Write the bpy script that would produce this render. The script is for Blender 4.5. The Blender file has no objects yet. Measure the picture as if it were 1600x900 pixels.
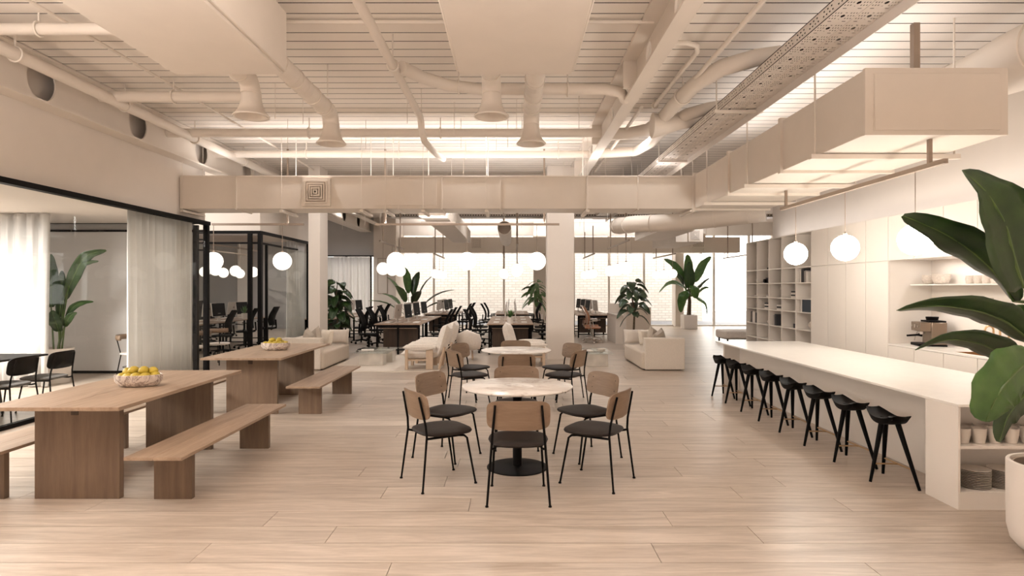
import bpy, bmesh, math, random
from mathutils import Vector, Matrix
random.seed(7)
PI = math.pi
C = bpy.context.scene.collection
S = bpy.context.scene

# ------------------------------------------------------------------ camera, world, lights, exposure
cam_d = bpy.data.cameras.new('camera'); cam = bpy.data.objects.new('camera', cam_d); C.objects.link(cam)
cam_d.sensor_width = 36.0; cam_d.lens = 36.0*960/1600; cam_d.clip_end = 200
cam.location = (0, 0, 1.65); cam.rotation_euler = (PI/2, 0, 0)
S.camera = cam
S.view_settings.view_transform = 'Standard'; S.view_settings.look = 'None'
S.view_settings.gamma = 1.0; S.view_settings.use_curve_mapping = False
S.view_settings.exposure = 0.34

w = bpy.data.worlds.new('world'); S.world = w; w.use_nodes = True
bgn = w.node_tree.nodes['Background']
bgn.inputs['Color'].default_value = (1.0, 0.95, 0.9, 1); bgn.inputs['Strength'].default_value = 4.0

def area(name, loc, rot, sx, sy, power, col=(1, 0.87, 0.75)):
    d = bpy.data.lights.new(name, 'AREA'); d.shape = 'RECTANGLE'; d.size = sx; d.size_y = sy
    d.energy = power; d.color = col
    o = bpy.data.objects.new(name, d); C.objects.link(o); o.location = loc; o.rotation_euler = rot
    return o
WARM = (1.0, 0.97, 0.955)
for x in (-4.4, -1.5, 1.5, 4.4):
    for y in (-2.4, -0.2, 2.0): area('added_down_fill', (x, y, 4.42), (0, 0, 0), 1.2, 1.2, 54 if y < 0 else 5, WARM).data.spread = 1.5  # unseen fill added outside the frame; its floor bounce brightens the ceiling
area('unseen_meeting_room_light', (-8.2, 5.0, 2.86), (0, 0, 0), 2.0, 2.4, 380, (1, 0.96, 0.92))  # unseen light outside the frame, shines through the glass wall
area('unseen_meeting_room_light', (-8.1, 7.6, 2.86), (0, 0, 0), 1.4, 1.4, 330, (1, 0.96, 0.92))  # added out of view to brighten curtain and grey panel
# added fill lights hidden on top of the ducts to brighten the ceiling
area('added_duct_fill', (-1.3, 11.32, 3.68), (PI, 0, 0), 8.6, 0.4, 34, WARM)
area('added_duct_fill', (3.95, 8.6, 3.70), (PI, 0, 0), 0.9, 5.2, 26, WARM)
area('added_duct_fill', (2.0, 25.9, 3.84), (PI, 0, 0), 12, 0.4, 80, WARM)
# added upward fill: on the lamp tracks, and an unseen row outside the frame
area('added_track_fill', (-0.92, 12.6, 2.985), (PI, 0, 0), 3.7, 0.04, 45, WARM)
area('added_track_fill', (-5.2, 12.6, 2.985), (PI, 0, 0), 1.8, 0.04, 3, WARM)
for x in (-4.2, -1.3, 1.6): area('unseen_up_fill', (x, 2.7, 3.25), (PI, 0, 0), 2.2, 0.5, 150 if x < -4 else 62, WARM)
# under-shelf strips of the kitchen niche
area('niche_strip_light', (5.5, 6.5, 1.995), (0, 0, 0), 0.1, 3.2, 5, WARM)
area('niche_strip_light', (5.56, 6.5, 1.425), (0, 0, 0), 0.06, 3.2, 3, WARM)
def spot(name, loc, power, ang=2.4, r=0.06):
    d = bpy.data.lights.new(name, 'SPOT'); d.energy = power; d.spot_size = ang; d.spot_blend = 0.9; d.shadow_soft_size = r; d.color = WARM
    o = bpy.data.objects.new(name, d); C.objects.link(o); o.location = loc; return o
for x in (-3.6, -0.6, 2.2):
    for y in (10.9, 13.6, 17.2): spot('added_down_fill', (x, y, 4.46), 75, 2.6, 0.03)  # added spots without fittings, brighten the middle of the hall
for x, y, z in ((-8.0, 15.5, 4.35), (-9.0, 21.0, 4.35), (-6.4, 22.3, 4.35), (-5.2, 20.5, 4.42), (5.6, 17.0, 4.42), (7.4, 22.0, 4.42)): spot('added_down_fill', (x, y, z), 130, 2.7, 0.03)  # more added spots, for the far rooms and the rear
# added fill light hidden on the tall cabinets, brightens the ceiling
area('added_cabinet_fill', (5.45, 8.6, 2.66), (PI, 0.3, 0), 0.25, 9, 14, WARM)

# ------------------------------------------------------------------ materials
def new_mat(name):
    m = bpy.data.materials.new(name); m.use_nodes = True
    nt = m.node_tree; b = nt.nodes['Principled BSDF']
    return m, nt, b
def coords(nt, scale=(1, 1, 1), kind='Object'):
    tc = nt.nodes.new('ShaderNodeTexCoord'); mp = nt.nodes.new('ShaderNodeMapping')
    mp.inputs['Scale'].default_value = scale
    nt.links.new(tc.outputs[kind], mp.inputs['Vector']); return mp.outputs['Vector']
def noise(nt, vec, scale, detail=3, rough=0.5, dist=0):
    n = nt.nodes.new('ShaderNodeTexNoise'); n.inputs['Scale'].default_value = scale
    n.inputs['Detail'].default_value = detail; n.inputs['Roughness'].default_value = rough
    n.inputs['Distortion'].default_value = dist
    nt.links.new(vec, n.inputs['Vector']); return n.outputs['Fac']
def ramp(nt, fac, stops):
    r = nt.nodes.new('ShaderNodeValToRGB'); el = r.color_ramp.elements
    while len(el) < len(stops): el.new(0.5)
    for e, (p, c) in zip(el, stops): e.position = p; e.color = (c[0], c[1], c[2], 1)
    nt.links.new(fac, r.inputs['Fac']); return r.outputs['Color']
def bump(nt, b, h, strength, dist=0.01):
    n = nt.nodes.new('ShaderNodeBump'); n.inputs['Strength'].default_value = strength
    n.inputs['Distance'].default_value = dist
    nt.links.new(h, n.inputs['Height']); nt.links.new(n.outputs['Normal'], b.inputs['Normal'])
def mul(c, k): return tuple(max(0, min(1, x*k)) for x in c)
def paint(name, col, rough=0.6, var=0.05, scale=3, metal=0, bmp=0.0, bscale=80, spec=0.5, coat=0):
    m, nt, b = new_mat(name)
    v = coords(nt)
    nt.links.new(ramp(nt, noise(nt, v, scale), [(0.3, mul(col, 1-var)), (0.7, mul(col, 1+var))]), b.inputs['Base Color'])
    b.inputs['Roughness'].default_value = rough; b.inputs['Metallic'].default_value = metal
    b.inputs['Specular IOR Level'].default_value = spec
    if coat: b.inputs['Coat Weight'].default_value = coat; b.inputs['Coat Roughness'].default_value = 0.12
    if bmp: bump(nt, b, noise(nt, v, bscale, 4, 0.6), bmp, 0.004)
    return m
def wood(name, c1, c2, axis='x', rough=0.5, fine=30, tint=False):
    m, nt, b = new_mat(name)
    sc = {'x': (0.9, 9, 9), 'y': (9, 0.9, 9), 'z': (9, 9, 0.9)}[axis]
    v = coords(nt, sc)
    if tint:
        at = nt.nodes.new('ShaderNodeAttribute'); at.attribute_name = 'tint'
        ad = nt.nodes.new('ShaderNodeVectorMath'); ad.operation = 'MULTIPLY_ADD'
        cb = nt.nodes.new('ShaderNodeCombineXYZ')
        nt.links.new(at.outputs['Fac'], cb.inputs[0]); nt.links.new(at.outputs['Fac'], cb.inputs[1])
        nt.links.new(cb.outputs[0], ad.inputs[0]); ad.inputs[1].default_value = (37, 91, 0)
        nt.links.new(v, ad.inputs[2]); v = ad.outputs[0]
    n1 = noise(nt, v, 1.0, 5, 0.6, 1.2); n2 = noise(nt, v, fine/4, 6, 0.7)
    mx = nt.nodes.new('ShaderNodeMath'); mx.operation = 'MULTIPLY_ADD'
    nt.links.new(n2, mx.inputs[0]); mx.inputs[1].default_value = 0.45; nt.links.new(n1, mx.inputs[2])
    col = ramp(nt, mx.outputs[0], [(0.45, c1), (0.72, tuple((a+d)/2 for a, d in zip(c1, c2))), (0.95, c2)])
    if tint:
        hs = nt.nodes.new('ShaderNodeHueSaturation')
        mr = nt.nodes.new('ShaderNodeMapRange'); nt.links.new(at.outputs['Fac'], mr.inputs['Value'])
        mr.inputs['To Min'].default_value = 0.94; mr.inputs['To Max'].default_value = 1.05
        nt.links.new(mr.outputs[0], hs.inputs['Value']); nt.links.new(col, hs.inputs['Color']); col = hs.outputs[0]
    nt.links.new(col, b.inputs['Base Color']); b.inputs['Roughness'].default_value = rough
    bump(nt, b, n2, 0.08, 0.003)
    return m
def marble(name, base, vein, scale=3, sharp=0.06, rough=0.2):
    m, nt, b = new_mat(name); v = coords(nt, (1, 1.6, 1))
    n = noise(nt, v, scale, 6, 0.6, 1.6)
    s = nt.nodes.new('ShaderNodeMath'); s.operation = 'SUBTRACT'; nt.links.new(n, s.inputs[0]); s.inputs[1].default_value = 0.5
    a = nt.nodes.new('ShaderNodeMath'); a.operation = 'ABSOLUTE'; nt.links.new(s.outputs[0], a.inputs[0])
    nt.links.new(ramp(nt, a.outputs[0], [(0.0, vein), (sharp, tuple((x*2+y)/3 for x, y in zip(base, vein))), (sharp*2.5, base)]), b.inputs['Base Color'])
    b.inputs['Roughness'].default_value = rough; return m
def emit(name, col, st):
    m, nt, b = new_mat(name)
    b.inputs['Base Color'].default_value = (0.9, 0.88, 0.84, 1)
    v = coords(nt)
    nt.links.new(ramp(nt, noise(nt, v, 2), [(0.3, mul(col, 0.99)), (0.7, col)]), b.inputs['Emission Color'])
    b.inputs['Emission Strength'].default_value = st; b.inputs['Roughness'].default_value = 0.5
    return m
def glass(name, tintc=(0.97, 0.98, 0.97), refl=0.03, opac=0.0, opcol=(0.8, 0.8, 0.8)):
    m = bpy.data.materials.new(name); m.use_nodes = True; nt = m.node_tree; nt.nodes.clear()
    out = nt.nodes.new('ShaderNodeOutputMaterial'); tr = nt.nodes.new('ShaderNodeBsdfTransparent')
    gl = nt.nodes.new('ShaderNodeBsdfGlossy'); gl.inputs['Roughness'].default_value = 0.02
    lw = nt.nodes.new('ShaderNodeLayerWeight'); lw.inputs['Blend'].default_value = 0.5
    pw = nt.nodes.new('ShaderNodeMath'); pw.operation = 'POWER'; nt.links.new(lw.outputs['Facing'], pw.inputs[0]); pw.inputs[1].default_value = 5
    fr = nt.nodes.new('ShaderNodeMath'); fr.operation = 'MULTIPLY_ADD'; nt.links.new(pw.outputs[0], fr.inputs[0]); fr.inputs[1].default_value = 0.25; fr.inputs[2].default_value = refl/2
    v = coords(nt)
    nt.links.new(ramp(nt, noise(nt, v, 1.5), [(0.3, mul(tintc, 0.99)), (0.7, tintc)]), tr.inputs['Color'])
    mx = nt.nodes.new('ShaderNodeMixShader'); nt.links.new(fr.outputs[0], mx.inputs[0])
    nt.links.new(tr.outputs[0], mx.inputs[1]); nt.links.new(gl.outputs[0], mx.inputs[2]); last = mx
    if opac:
        df = nt.nodes.new('ShaderNodeBsdfDiffuse'); df.inputs['Color'].default_value = (*opcol, 1)
        m2 = nt.nodes.new('ShaderNodeMixShader'); m2.inputs[0].default_value = opac
        nt.links.new(mx.outputs[0], m2.inputs[1]); nt.links.new(df.outputs[0], m2.inputs[2]); last = m2
    nt.links.new(last.outputs[0], out.inputs[0]); return m
def curtain_mat():
    m = bpy.data.materials.new('curtain_fabric'); m.use_nodes = True; nt = m.node_tree; nt.nodes.clear()
    out = nt.nodes.new('ShaderNodeOutputMaterial'); df = nt.nodes.new('ShaderNodeBsdfDiffuse'); tl = nt.nodes.new('ShaderNodeBsdfTranslucent')
    v = coords(nt, (3, 3, 3)); c = ramp(nt, noise(nt, v, 2), [(0.3, (0.90, 0.885, 0.87)), (0.7, (0.92, 0.905, 0.89))])
    nt.links.new(c, df.inputs[0]); nt.links.new(c, tl.inputs[0])
    mx = nt.nodes.new('ShaderNodeMixShader'); mx.inputs[0].default_value = 0.42
    nt.links.new(df.outputs[0], mx.inputs[1]); nt.links.new(tl.outputs[0], mx.inputs[2]); nt.links.new(mx.outputs[0], out.inputs[0]); return m
def leafmat(name, c1, c2):
    m, nt, b = new_mat(name); v = coords(nt, (1, 1, 1))
    nt.links.new(ramp(nt, noise(nt, v, 7, 4), [(0.3, c1), (0.7, c2)]), b.inputs['Base Color'])
    b.inputs['Roughness'].default_value = 0.38
    bump(nt, b, noise(nt, v, 60, 3), 0.15, 0.003)
    return m
def brickmat():
    m, nt, b = new_mat('white_brick'); 
    tc = nt.nodes.new('ShaderNodeTexCoord'); sp = nt.nodes.new('ShaderNodeSeparateXYZ'); cb = nt.nodes.new('ShaderNodeCombineXYZ')
    nt.links.new(tc.outputs['Object'], sp.inputs[0]); nt.links.new(sp.outputs[0], cb.inputs[0]); nt.links.new(sp.outputs[2], cb.inputs[1])
    br = nt.nodes.new('ShaderNodeTexBrick'); nt.links.new(cb.outputs[0], br.inputs['Vector'])
    br.inputs['Scale'].default_value = 1.0; br.inputs['Brick Width'].default_value = 0.36; br.inputs['Row Height'].default_value = 0.13
    br.inputs['Mortar Size'].default_value = 0.018
    br.inputs['Color1'].default_value = (0.84, 0.77, 0.71, 1); br.inputs['Color2'].default_value = (0.74, 0.66, 0.60, 1)
    br.inputs['Mortar'].default_value = (0.6, 0.54, 0.49, 1)
    nt.links.new(br.outputs['Color'], b.inputs['Base Color']); b.inputs['Roughness'].default_value = 0.9
    return m

M_ = {}
M_['wall'] = paint('wall_paint', (0.76, 0.69, 0.625), 0.75, 0.012)
M_['ceil'] = paint('ceiling_board_paint', (0.86, 0.785, 0.71), 0.7, 0.02, 1.2)
M_['gap'] = paint('dark_ceiling_void', (0.02, 0.012, 0.009), 0.95, spec=0.05)
M_['pipe'] = paint('pipe_paint', (0.77, 0.69, 0.61), 0.5, 0.02)
M_['duct'] = paint('duct_paint', (0.74, 0.66, 0.58), 0.55, 0.02)
M_['white'] = paint('white_lacquer', (0.84, 0.78, 0.72), 0.24, 0.01, spec=0.5)
M_['stone'] = paint('white_solid_worktop', (0.89, 0.85, 0.80), 0.28, 0.02, 8)
M_['black'] = paint('black_powder_coat', (0.006, 0.005, 0.005), 0.5, 0.1, spec=0.08)
M_['blackw'] = paint('black_stained_wood', (0.005, 0.0045, 0.0045), 0.5, 0.2, 30, spec=0.08)
M_['leather'] = paint('dark_brown_leather', (0.024, 0.017, 0.014), 0.55, 0.15, 40, bmp=0.2, bscale=300, spec=0.2)
M_['greyseat'] = paint('grey_seat_fabric', (0.14, 0.125, 0.115), 0.8, 0.15, 60)
M_['oak'] = wood('oak_veneer', (0.20, 0.13, 0.083), (0.30, 0.205, 0.138), 'x', 0.5)
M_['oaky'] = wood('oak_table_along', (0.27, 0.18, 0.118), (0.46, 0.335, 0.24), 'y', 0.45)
M_['oakz_shaded'] = wood('oak_table_upright_shaded', (0.14, 0.088, 0.057), (0.22, 0.147, 0.098), 'z', 0.5)  # darker than the tops: shade on the legs put into the colour
M_['paleoak'] = wood('pale_oak_frame', (0.50, 0.36, 0.25), (0.66, 0.50, 0.37), 'z', 0.5)
M_['floor'] = wood('oak_floor_plank', (0.35, 0.275, 0.215), (0.62, 0.525, 0.44), 'x', 0.33, 26, tint=True)
M_['desk'] = wood('desk_oak', (0.28, 0.18, 0.12), (0.42, 0.29, 0.2), 'y', 0.5)
M_['tanwood'] = wood('dark_walnut_panel', (0.05, 0.03, 0.02), (0.09, 0.055, 0.035), 'z', 0.5)
M_['subfloor'] = paint('dark_floor_joint', (0.13, 0.085, 0.06), 0.9)
M_['marble'] = marble('white_marble', (0.86, 0.80, 0.75), (0.60, 0.52, 0.47), 1.3, 0.02, 0.2)
M_['bowlmarble'] = marble('veined_marble_bowl', (0.74, 0.65, 0.58), (0.22, 0.14, 0.12), 9, 0.03, 0.35)
M_['lemon'] = paint('lemon_skin', (0.50, 0.37, 0.04), 0.45, 0.15, 12, bmp=0.3, bscale=200)
M_['boucle'] = paint('cream_boucle', (0.83, 0.76, 0.69), 0.95, 0.06, 30, bmp=0.8, bscale=120)
M_['sofa'] = paint('sand_sofa_fabric', (0.66, 0.57, 0.48), 0.95, 0.08, 90, bmp=0.5, bscale=260)
M_['sofaface'] = paint('light_sofa_boucle', (0.76, 0.68, 0.60), 0.95, 0.08, 90, bmp=0.6, bscale=200)
M_['pillowg'] = paint('greige_satin_pillow', (0.50, 0.43, 0.36), 0.55, 0.05, 10)
M_['pillowl'] = paint('light_satin_pillow', (0.66, 0.59, 0.52), 0.45, 0.04, 10)
M_['pillowc'] = paint('cream_pillow', (0.80, 0.72, 0.62), 0.8, 0.04, 10)
M_['palestone'] = paint('pale_translucent_stone', (0.62, 0.57, 0.51), 0.3, 0.12, 5)
M_['rug'] = paint('light_rug_wool', (0.70, 0.62, 0.54), 0.98, 0.06, 60, bmp=0.5, bscale=300)
M_['grey'] = paint('grey_gloss_panel', (0.72, 0.695, 0.68), 0.2, 0.01)
M_['greywall'] = paint('grey_wall_paint', (0.45, 0.43, 0.415), 0.7, 0.02)
M_['bwall'] = brickmat()
M_['paving'] = paint('bluish_paving', (0.20, 0.20, 0.215), 0.8, 0.1, 2)
M_['globe'] = emit('opal_globe', (1.0, 0.93, 0.83), 26)
M_['globel'] = emit('opal_globe_lounge', (1.0, 0.93, 0.82), 1.6)
M_['globes'] = emit('opal_globe_dim', (1.0, 0.925, 0.82), 1.02)
M_['brass'] = paint('brushed_brass', (0.62, 0.42, 0.24), 0.3, 0.05, metal=1.0)
M_['rail'] = paint('bronze_grey_track', (0.36, 0.28, 0.22), 0.5, 0.05)
M_['steel'] = paint('brushed_steel', (0.55, 0.5, 0.46), 0.3, 0.05, metal=1.0)
M_['tray'] = paint('galvanised_tray', (0.74, 0.67, 0.61), 0.4, 0.03, metal=0.2)
M_['glass'] = glass('clear_glass')
M_['acryl'] = glass('table_glass', (0.93, 0.95, 0.94), opac=0.12, opcol=(0.8, 0.76, 0.7))
M_['frost'] = glass('smoked_glass', (0.82, 0.80, 0.79))
M_['curtain'] = curtain_mat()
M_['leaf'] = leafmat('dark_banana_leaf', (0.010, 0.030, 0.007), (0.026, 0.060, 0.012))
M_['leafl'] = leafmat('light_banana_leaf', (0.030, 0.085, 0.014), (0.070, 0.15, 0.03))
M_['leafm'] = leafmat('mid_green_leaf', (0.05, 0.12, 0.03), (0.10, 0.2, 0.05))
M_['rubber'] = leafmat('rubber_plant_leaf', (0.03, 0.06, 0.035), (0.09, 0.13, 0.075))
M_['stemm'] = leafmat('green_stem', (0.05, 0.10, 0.02), (0.10, 0.15, 0.04))
M_['trunk'] = paint('brown_trunk', (0.11, 0.075, 0.045), 0.8, 0.2, 30)
M_['pot'] = paint('matt_white_pot', (0.80, 0.73, 0.67), 0.6, 0.02)
M_['soil'] = paint('dark_soil', (0.03, 0.022, 0.017), 0.95, 0.3, 40, bmp=0.8)
M_['ceramic'] = paint('white_ceramic', (0.72, 0.65, 0.58), 0.3, 0.03)
M_['speckle'] = paint('speckled_stoneware', (0.60, 0.52, 0.45), 0.5, 0.12, 50)
M_['mesh'] = paint('black_chair_mesh', (0.012, 0.011, 0.011), 0.6, 0.2, 60, spec=0.1)
M_['chrome'] = paint('polished_aluminium', (0.7, 0.66, 0.62), 0.15, 0.02, metal=1.0)
M_['tan'] = paint('tan_leather', (0.36, 0.15, 0.07), 0.45, 0.1, 20)
M_['screen'] = paint('black_screen', (0.012, 0.012, 0.014), 0.6, 0.05, spec=0.1)
M_['alu'] = paint('silver_monitor_back', (0.68, 0.62, 0.57), 0.4, 0.02)
M_['paper'] = paint('white_paper', (0.85, 0.8, 0.75), 0.8, 0.02)
M_['mirror'] = glass('drinking_glass', (0.93, 0.92, 0.9))
M_['bookb'] = paint('black_book_cloth', (0.02, 0.02, 0.025), 0.6)
M_['bookw'] = paint('white_book_cloth', (0.78, 0.72, 0.66), 0.7)
M_['bookg'] = paint('grey_book_cloth', (0.35, 0.32, 0.3), 0.7)
M_['bookn'] = paint('dark_blue_book_cover', (0.015, 0.03, 0.05), 0.4)
M_['mull'] = paint('window_mullion_paint', (0.86, 0.82, 0.78), 0.5, 0.02)
M_['coffee'] = paint('champagne_metal', (0.25, 0.195, 0.15), 0.3, 0.04, metal=0.9)

# ------------------------------------------------------------------ mesh builder
class MB:
    def __init__(s): s.v = []; s.f = []
    def add(s, vs, fs):
        o = len(s.v); s.v += [tuple(v) for v in vs]; s.f += [tuple(i+o for i in f) for f in fs]; return s
    def box(s, x0, x1, y0, y1, z0, z1):
        x0, x1 = min(x0, x1), max(x0, x1); y0, y1 = min(y0, y1), max(y0, y1); z0, z1 = min(z0, z1), max(z0, z1)
        return s.add([(x0,y0,z0),(x1,y0,z0),(x1,y1,z0),(x0,y1,z0),(x0,y0,z1),(x1,y0,z1),(x1,y1,z1),(x0,y1,z1)],
                     [(0,3,2,1),(4,5,6,7),(0,1,5,4),(1,2,6,5),(2,3,7,6),(3,0,4,7)])
    def tube(s, pts, r, n=8, caps=True):
        pts = [Vector(p) for p in pts]; k = len(pts)
        rs = r if isinstance(r, (list, tuple)) else [r]*k
        t = [(pts[min(i+1,k-1)]-pts[max(i-1,0)]).normalized() for i in range(k)]
        up = Vector((0,0,1)) if abs(t[0].z) < 0.9 else Vector((1,0,0))
        a = t[0].cross(up).normalized(); vs = []
        for i in range(k):
            a = (a - t[i]*a.dot(t[i])).normalized(); b = t[i].cross(a)
            for j in range(n):
                q = 2*PI*j/n; vs.append(pts[i]+(a*math.cos(q)+b*math.sin(q))*rs[i])
        fs = [(i*n+j, i*n+(j+1)%n, (i+1)*n+(j+1)%n, (i+1)*n+j) for i in range(k-1) for j in range(n)]
        fs = [f[::-1] for f in fs]
        if caps: fs += [tuple(range(n)), tuple(range((k-1)*n, k*n))[::-1]]
        return s.add(vs, fs)
    def lathe(s, prof, n=24, cx=0, cy=0, sx=1, sy=1, rot=0):
        vs = []; 
        for (r, z) in prof:
            for j in range(n):
                q = 2*PI*j/n; x, y = r*sx*math.cos(q), r*sy*math.sin(q)
                vs.append((cx+x*math.cos(rot)-y*math.sin(rot), cy+x*math.sin(rot)+y*math.cos(rot), z))
        k = len(prof)
        fs = [(i*n+j, i*n+(j+1)%n, (i+1)*n+(j+1)%n, (i+1)*n+j) for i in range(k-1) for j in range(n)]
        closed = prof[0] == prof[-1]
        if prof[0][0] > 1e-6 and not closed: fs.append(tuple(range(n))[::-1])
        if prof[-1][0] > 1e-6 and not closed: fs.append(tuple(range((k-1)*n, k*n)))
        return s.add(vs, fs)
    def ball(s, c, r, n=16, m=10, sx=1, sy=1, sz=1):
        prof = [(max(1e-7, r*math.sin(PI*i/m)), -r*math.cos(PI*i/m)) for i in range(m+1)]
        o = len(s.v); s.lathe(prof, n)
        s.v[o:] = [(x*sx+c[0], y*sy+c[1], z*sz+c[2]) for (x, y, z) in s.v[o:]]; return s
    def slab(s, out, z0, z1):
        n = len(out)
        vs = [(x,y,z0) for x,y in out]+[(x,y,z1) for x,y in out]
        return s.add(vs, [tuple(range(n))[::-1], tuple(range(n,2*n))]+[(i,(i+1)%n,n+(i+1)%n,n+i) for i in range(n)])
    def grid(s, rows, flip=False):
        n = len(rows[0]); vs = [p for r in rows for p in r]
        fs = [(i*n+j, i*n+j+1, (i+1)*n+j+1, (i+1)*n+j) for i in range(len(rows)-1) for j in range(n-1)]
        if flip: fs = [f[::-1] for f in fs]
        return s.add(vs, fs)
    def xf(s, loc=(0,0,0), rot=(0,0,0), o=0):
        from mathutils import Euler
        mt = Matrix.Translation(loc) @ Euler(rot).to_matrix().to_4x4()
        s.v[o:] = [tuple(mt @ Vector(v)) for v in s.v[o:]]; return s
def mesh(name, mb, mat, smooth=True, tint=None):
    me = bpy.data.meshes.new(name); me.from_pydata(mb.v, [], mb.f); me.update()
    me.materials.append(mat)
    if smooth:
        me.polygons.foreach_set('use_smooth', [True]*len(me.polygons)); me.set_sharp_from_angle(angle=math.radians(38))
    if tint is not None:
        a = me.attributes.new('tint', 'FLOAT', 'FACE')
        a.data.foreach_set('value', tint if isinstance(tint, list) else [tint]*len(me.polygons))
    return me
def part(name, mb, mat, parent=None, bevel=0, seg=2, sub=0, solid=0, label=None, kind=None, smooth=True, tint=None):
    o = bpy.data.objects.new(name, mesh(name, mb, M_[mat], smooth, tint)); C.objects.link(o)
    if parent: o.parent = parent
    if label: o['label'] = label
    if kind: o['kind'] = kind
    if solid: md = o.modifiers.new('solid', 'SOLIDIFY'); md.thickness = solid; md.offset = 0
    if bevel: md = o.modifiers.new('bevel', 'BEVEL'); md.width = bevel; md.segments = seg; md.limit_method = 'ANGLE'
    if sub: md = o.modifiers.new('sub', 'SUBSURF'); md.levels = sub; md.render_levels = sub
    return o
def tag(o, label, cat, group=None):
    o['label'] = label; o['category'] = cat
    if group: o['group'] = group
    return o
def thing(name, label, cat, loc=(0,0,0), rz=0, group=None):
    o = bpy.data.objects.new(name, None); C.objects.link(o); o.empty_display_size = 0.1
    o.location = loc; o.rotation_euler = (0,0,rz); return tag(o, label, cat, group)
def single(name, mb, mat, label, cat, loc=(0,0,0), rz=0, group=None, **k):
    o = part(name, mb, mat, **k); o.location = loc; o.rotation_euler = (0,0,rz); return tag(o, label, cat, group)
def struct(name, mb, mat, parent=None, **k): return part(name, mb, mat, parent, kind='structure', **k)
def dup(o, loc=None, rz=None, label=None, parent=None, group=None):
    c = o.copy(); C.objects.link(c)
    if parent: c.parent = parent
    if loc is not None: c.location = loc
    if rz is not None: c.rotation_euler = (0,0,rz)
    if label: c['label'] = label
    if group: c['group'] = group
    for ch in KIDS(o): dup(ch, parent=c)
    return c
def KIDS(o): return [x for x in list(C.objects) if x.parent == o] if False else list(o.children)
ORD = ['first','second','third','fourth','fifth','sixth','seventh','eighth','ninth','tenth','eleventh','twelfth']
def arc(c, r, a0, a1, n, plane='xy'):
    pts = []
    for i in range(n+1):
        a = a0+(a1-a0)*i/n; u, v = r*math.cos(a), r*math.sin(a)
        pts.append({'xy':(c[0]+u,c[1]+v,c[2]),'yz':(c[0],c[1]+u,c[2]+v),'xz':(c[0]+u,c[1],c[2]+v)}[plane])
    return pts
def P(px, py, Y): return Vector(((px-800)*Y/960, Y, 1.65-(py-450)*Y/960))
def rrect(w, d, r, n=6, cx=0, cy=0):
    out = []
    for (sx, sy, a) in ((1,1,0),(-1,1,PI/2),(-1,-1,PI),(1,-1,3*PI/2)):
        for i in range(n+1):
            q = a+PI/2*i/n; out.append((cx+sx*(w/2-r)+r*math.cos(q), cy+sy*(d/2-r)+r*math.sin(q)))
    return out

# ================================================================== STRUCTURE
# ---- floor: planks running across the hall (rows are 0.282 m deep)
fl = struct('floor', MB().box(-14, 11.5, -4, 26.9, -0.06, -0.012), 'subfloor')
PW, PL, R0 = 0.282, 2.84, 3.692
OFF = {-1: -0.72, 0: -1.94, 1: -1.21, 2: -1.726, 3: -0.32, 4: 1.81, 7: 2.34, 8: 2.19}
rest = MB(); rt = []; cnt = 0
fi = MB(); mint = -1; maxr = 81
for r in range(-27, 82):
    y0 = R0+r*PW; y1 = y0+PW-0.004
    off = OFF.get(r, random.uniform(0, PL)) % PL
    x = -14 + ((off-(-14)) % PL) - PL
    while x < 11.5:
        a, b = max(x, -14), min(x+PL-0.004, 11.5)
        ym = (y0+y1)/2; t = random.random()
        if b-a > 0.02:
            vis = y0 > 3.1 and abs(a) < 13 and (min(abs(a), abs(b)) if a*b > 0 else 0) < 0.86*ym and y0 < 16.6 and b > -6.3 and a < 5.2
            if vis and cnt < 298:
                part('plank', MB().box(a, b, y0, y1, -0.02, 0), 'floor', fl, tint=t, smooth=False); cnt += 1
            else:
                rest.box(a, b, y0, y1, -0.02, 0); rt += [t]*6
        x += PL
part('far_planks', rest, 'floor', fl, tint=rt, kind='stuff', smooth=False)

# ---- ceiling: boards across the hall with dark grooves
ce = struct('ceiling', MB().box(-6.1, 11.5, -4, 26.95, 4.56, 4.7), 'gap')
k = 0; y = 6.141-0.2394*42
while y < 26.7:
    part('ceiling_board', MB().box(-6.0, 11.45, y+0.010, y+0.2394-0.010, 4.5, 4.502), 'ceil', ce, smooth=False); y += 0.2394

# ---- walls
WX = 5.69
struct('wall_right', MB().box(WX, WX+0.2, -4, 13.4, 0, 4.54), 'wall')
struct('wall_left', MB().box(-6.15, -5.96, -4, 11.93, 2.93, 4.54), 'wall')
struct('wall_left_far', MB().box(-13, -5.65, 13.78, 17.07, 2.93, 4.54).box(-6.15, -5.96, 11.93, 13.78, 4.0, 4.54).box(-6.15, -5.96, 17.07, 25.0, 3.92, 4.54), 'wall')
struct('wall_room_ceiling', MB().box(-11, -6.15, -4, 11.93, 2.90, 3.0), 'wall')
struct('wall_room_left', MB().box(-11.2, -11, -4, 11.93, 0, 3.0), 'greywall')
struct('wall_outer_left', MB().box(-14.2, -14, 11.93, 25, 0, 4.6), 'wall')
struct('wall_back_left', MB().box(-14, -7.55, 24.95, 25.15, 0, 4.54).box(-7.55, -5.62, 24.95, 25.15, 2.97, 4.54), 'greywall')
struct('wall_back', MB().box(-5.62, -4.72, 24.95, 25.15, 0, 4.54).box(-4.92, -4.72, 25.15, 26.9, 0, 4.54), 'wall')
struct('wall_office_ceiling', MB().box(-14, -6.15, 11.93, 25, 4.4, 4.54), 'wall')
struct('wall_side_right', MB().box(11.3, 11.5, 13.4, 26.9, 0, 4.54).box(5.89, 11.3, 13.2, 13.4, 0, 4.54), 'wall')
struct('wall_rear', MB().box(-11, 5.9, -4.2, -4, 0, 4.54), 'wall')
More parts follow.
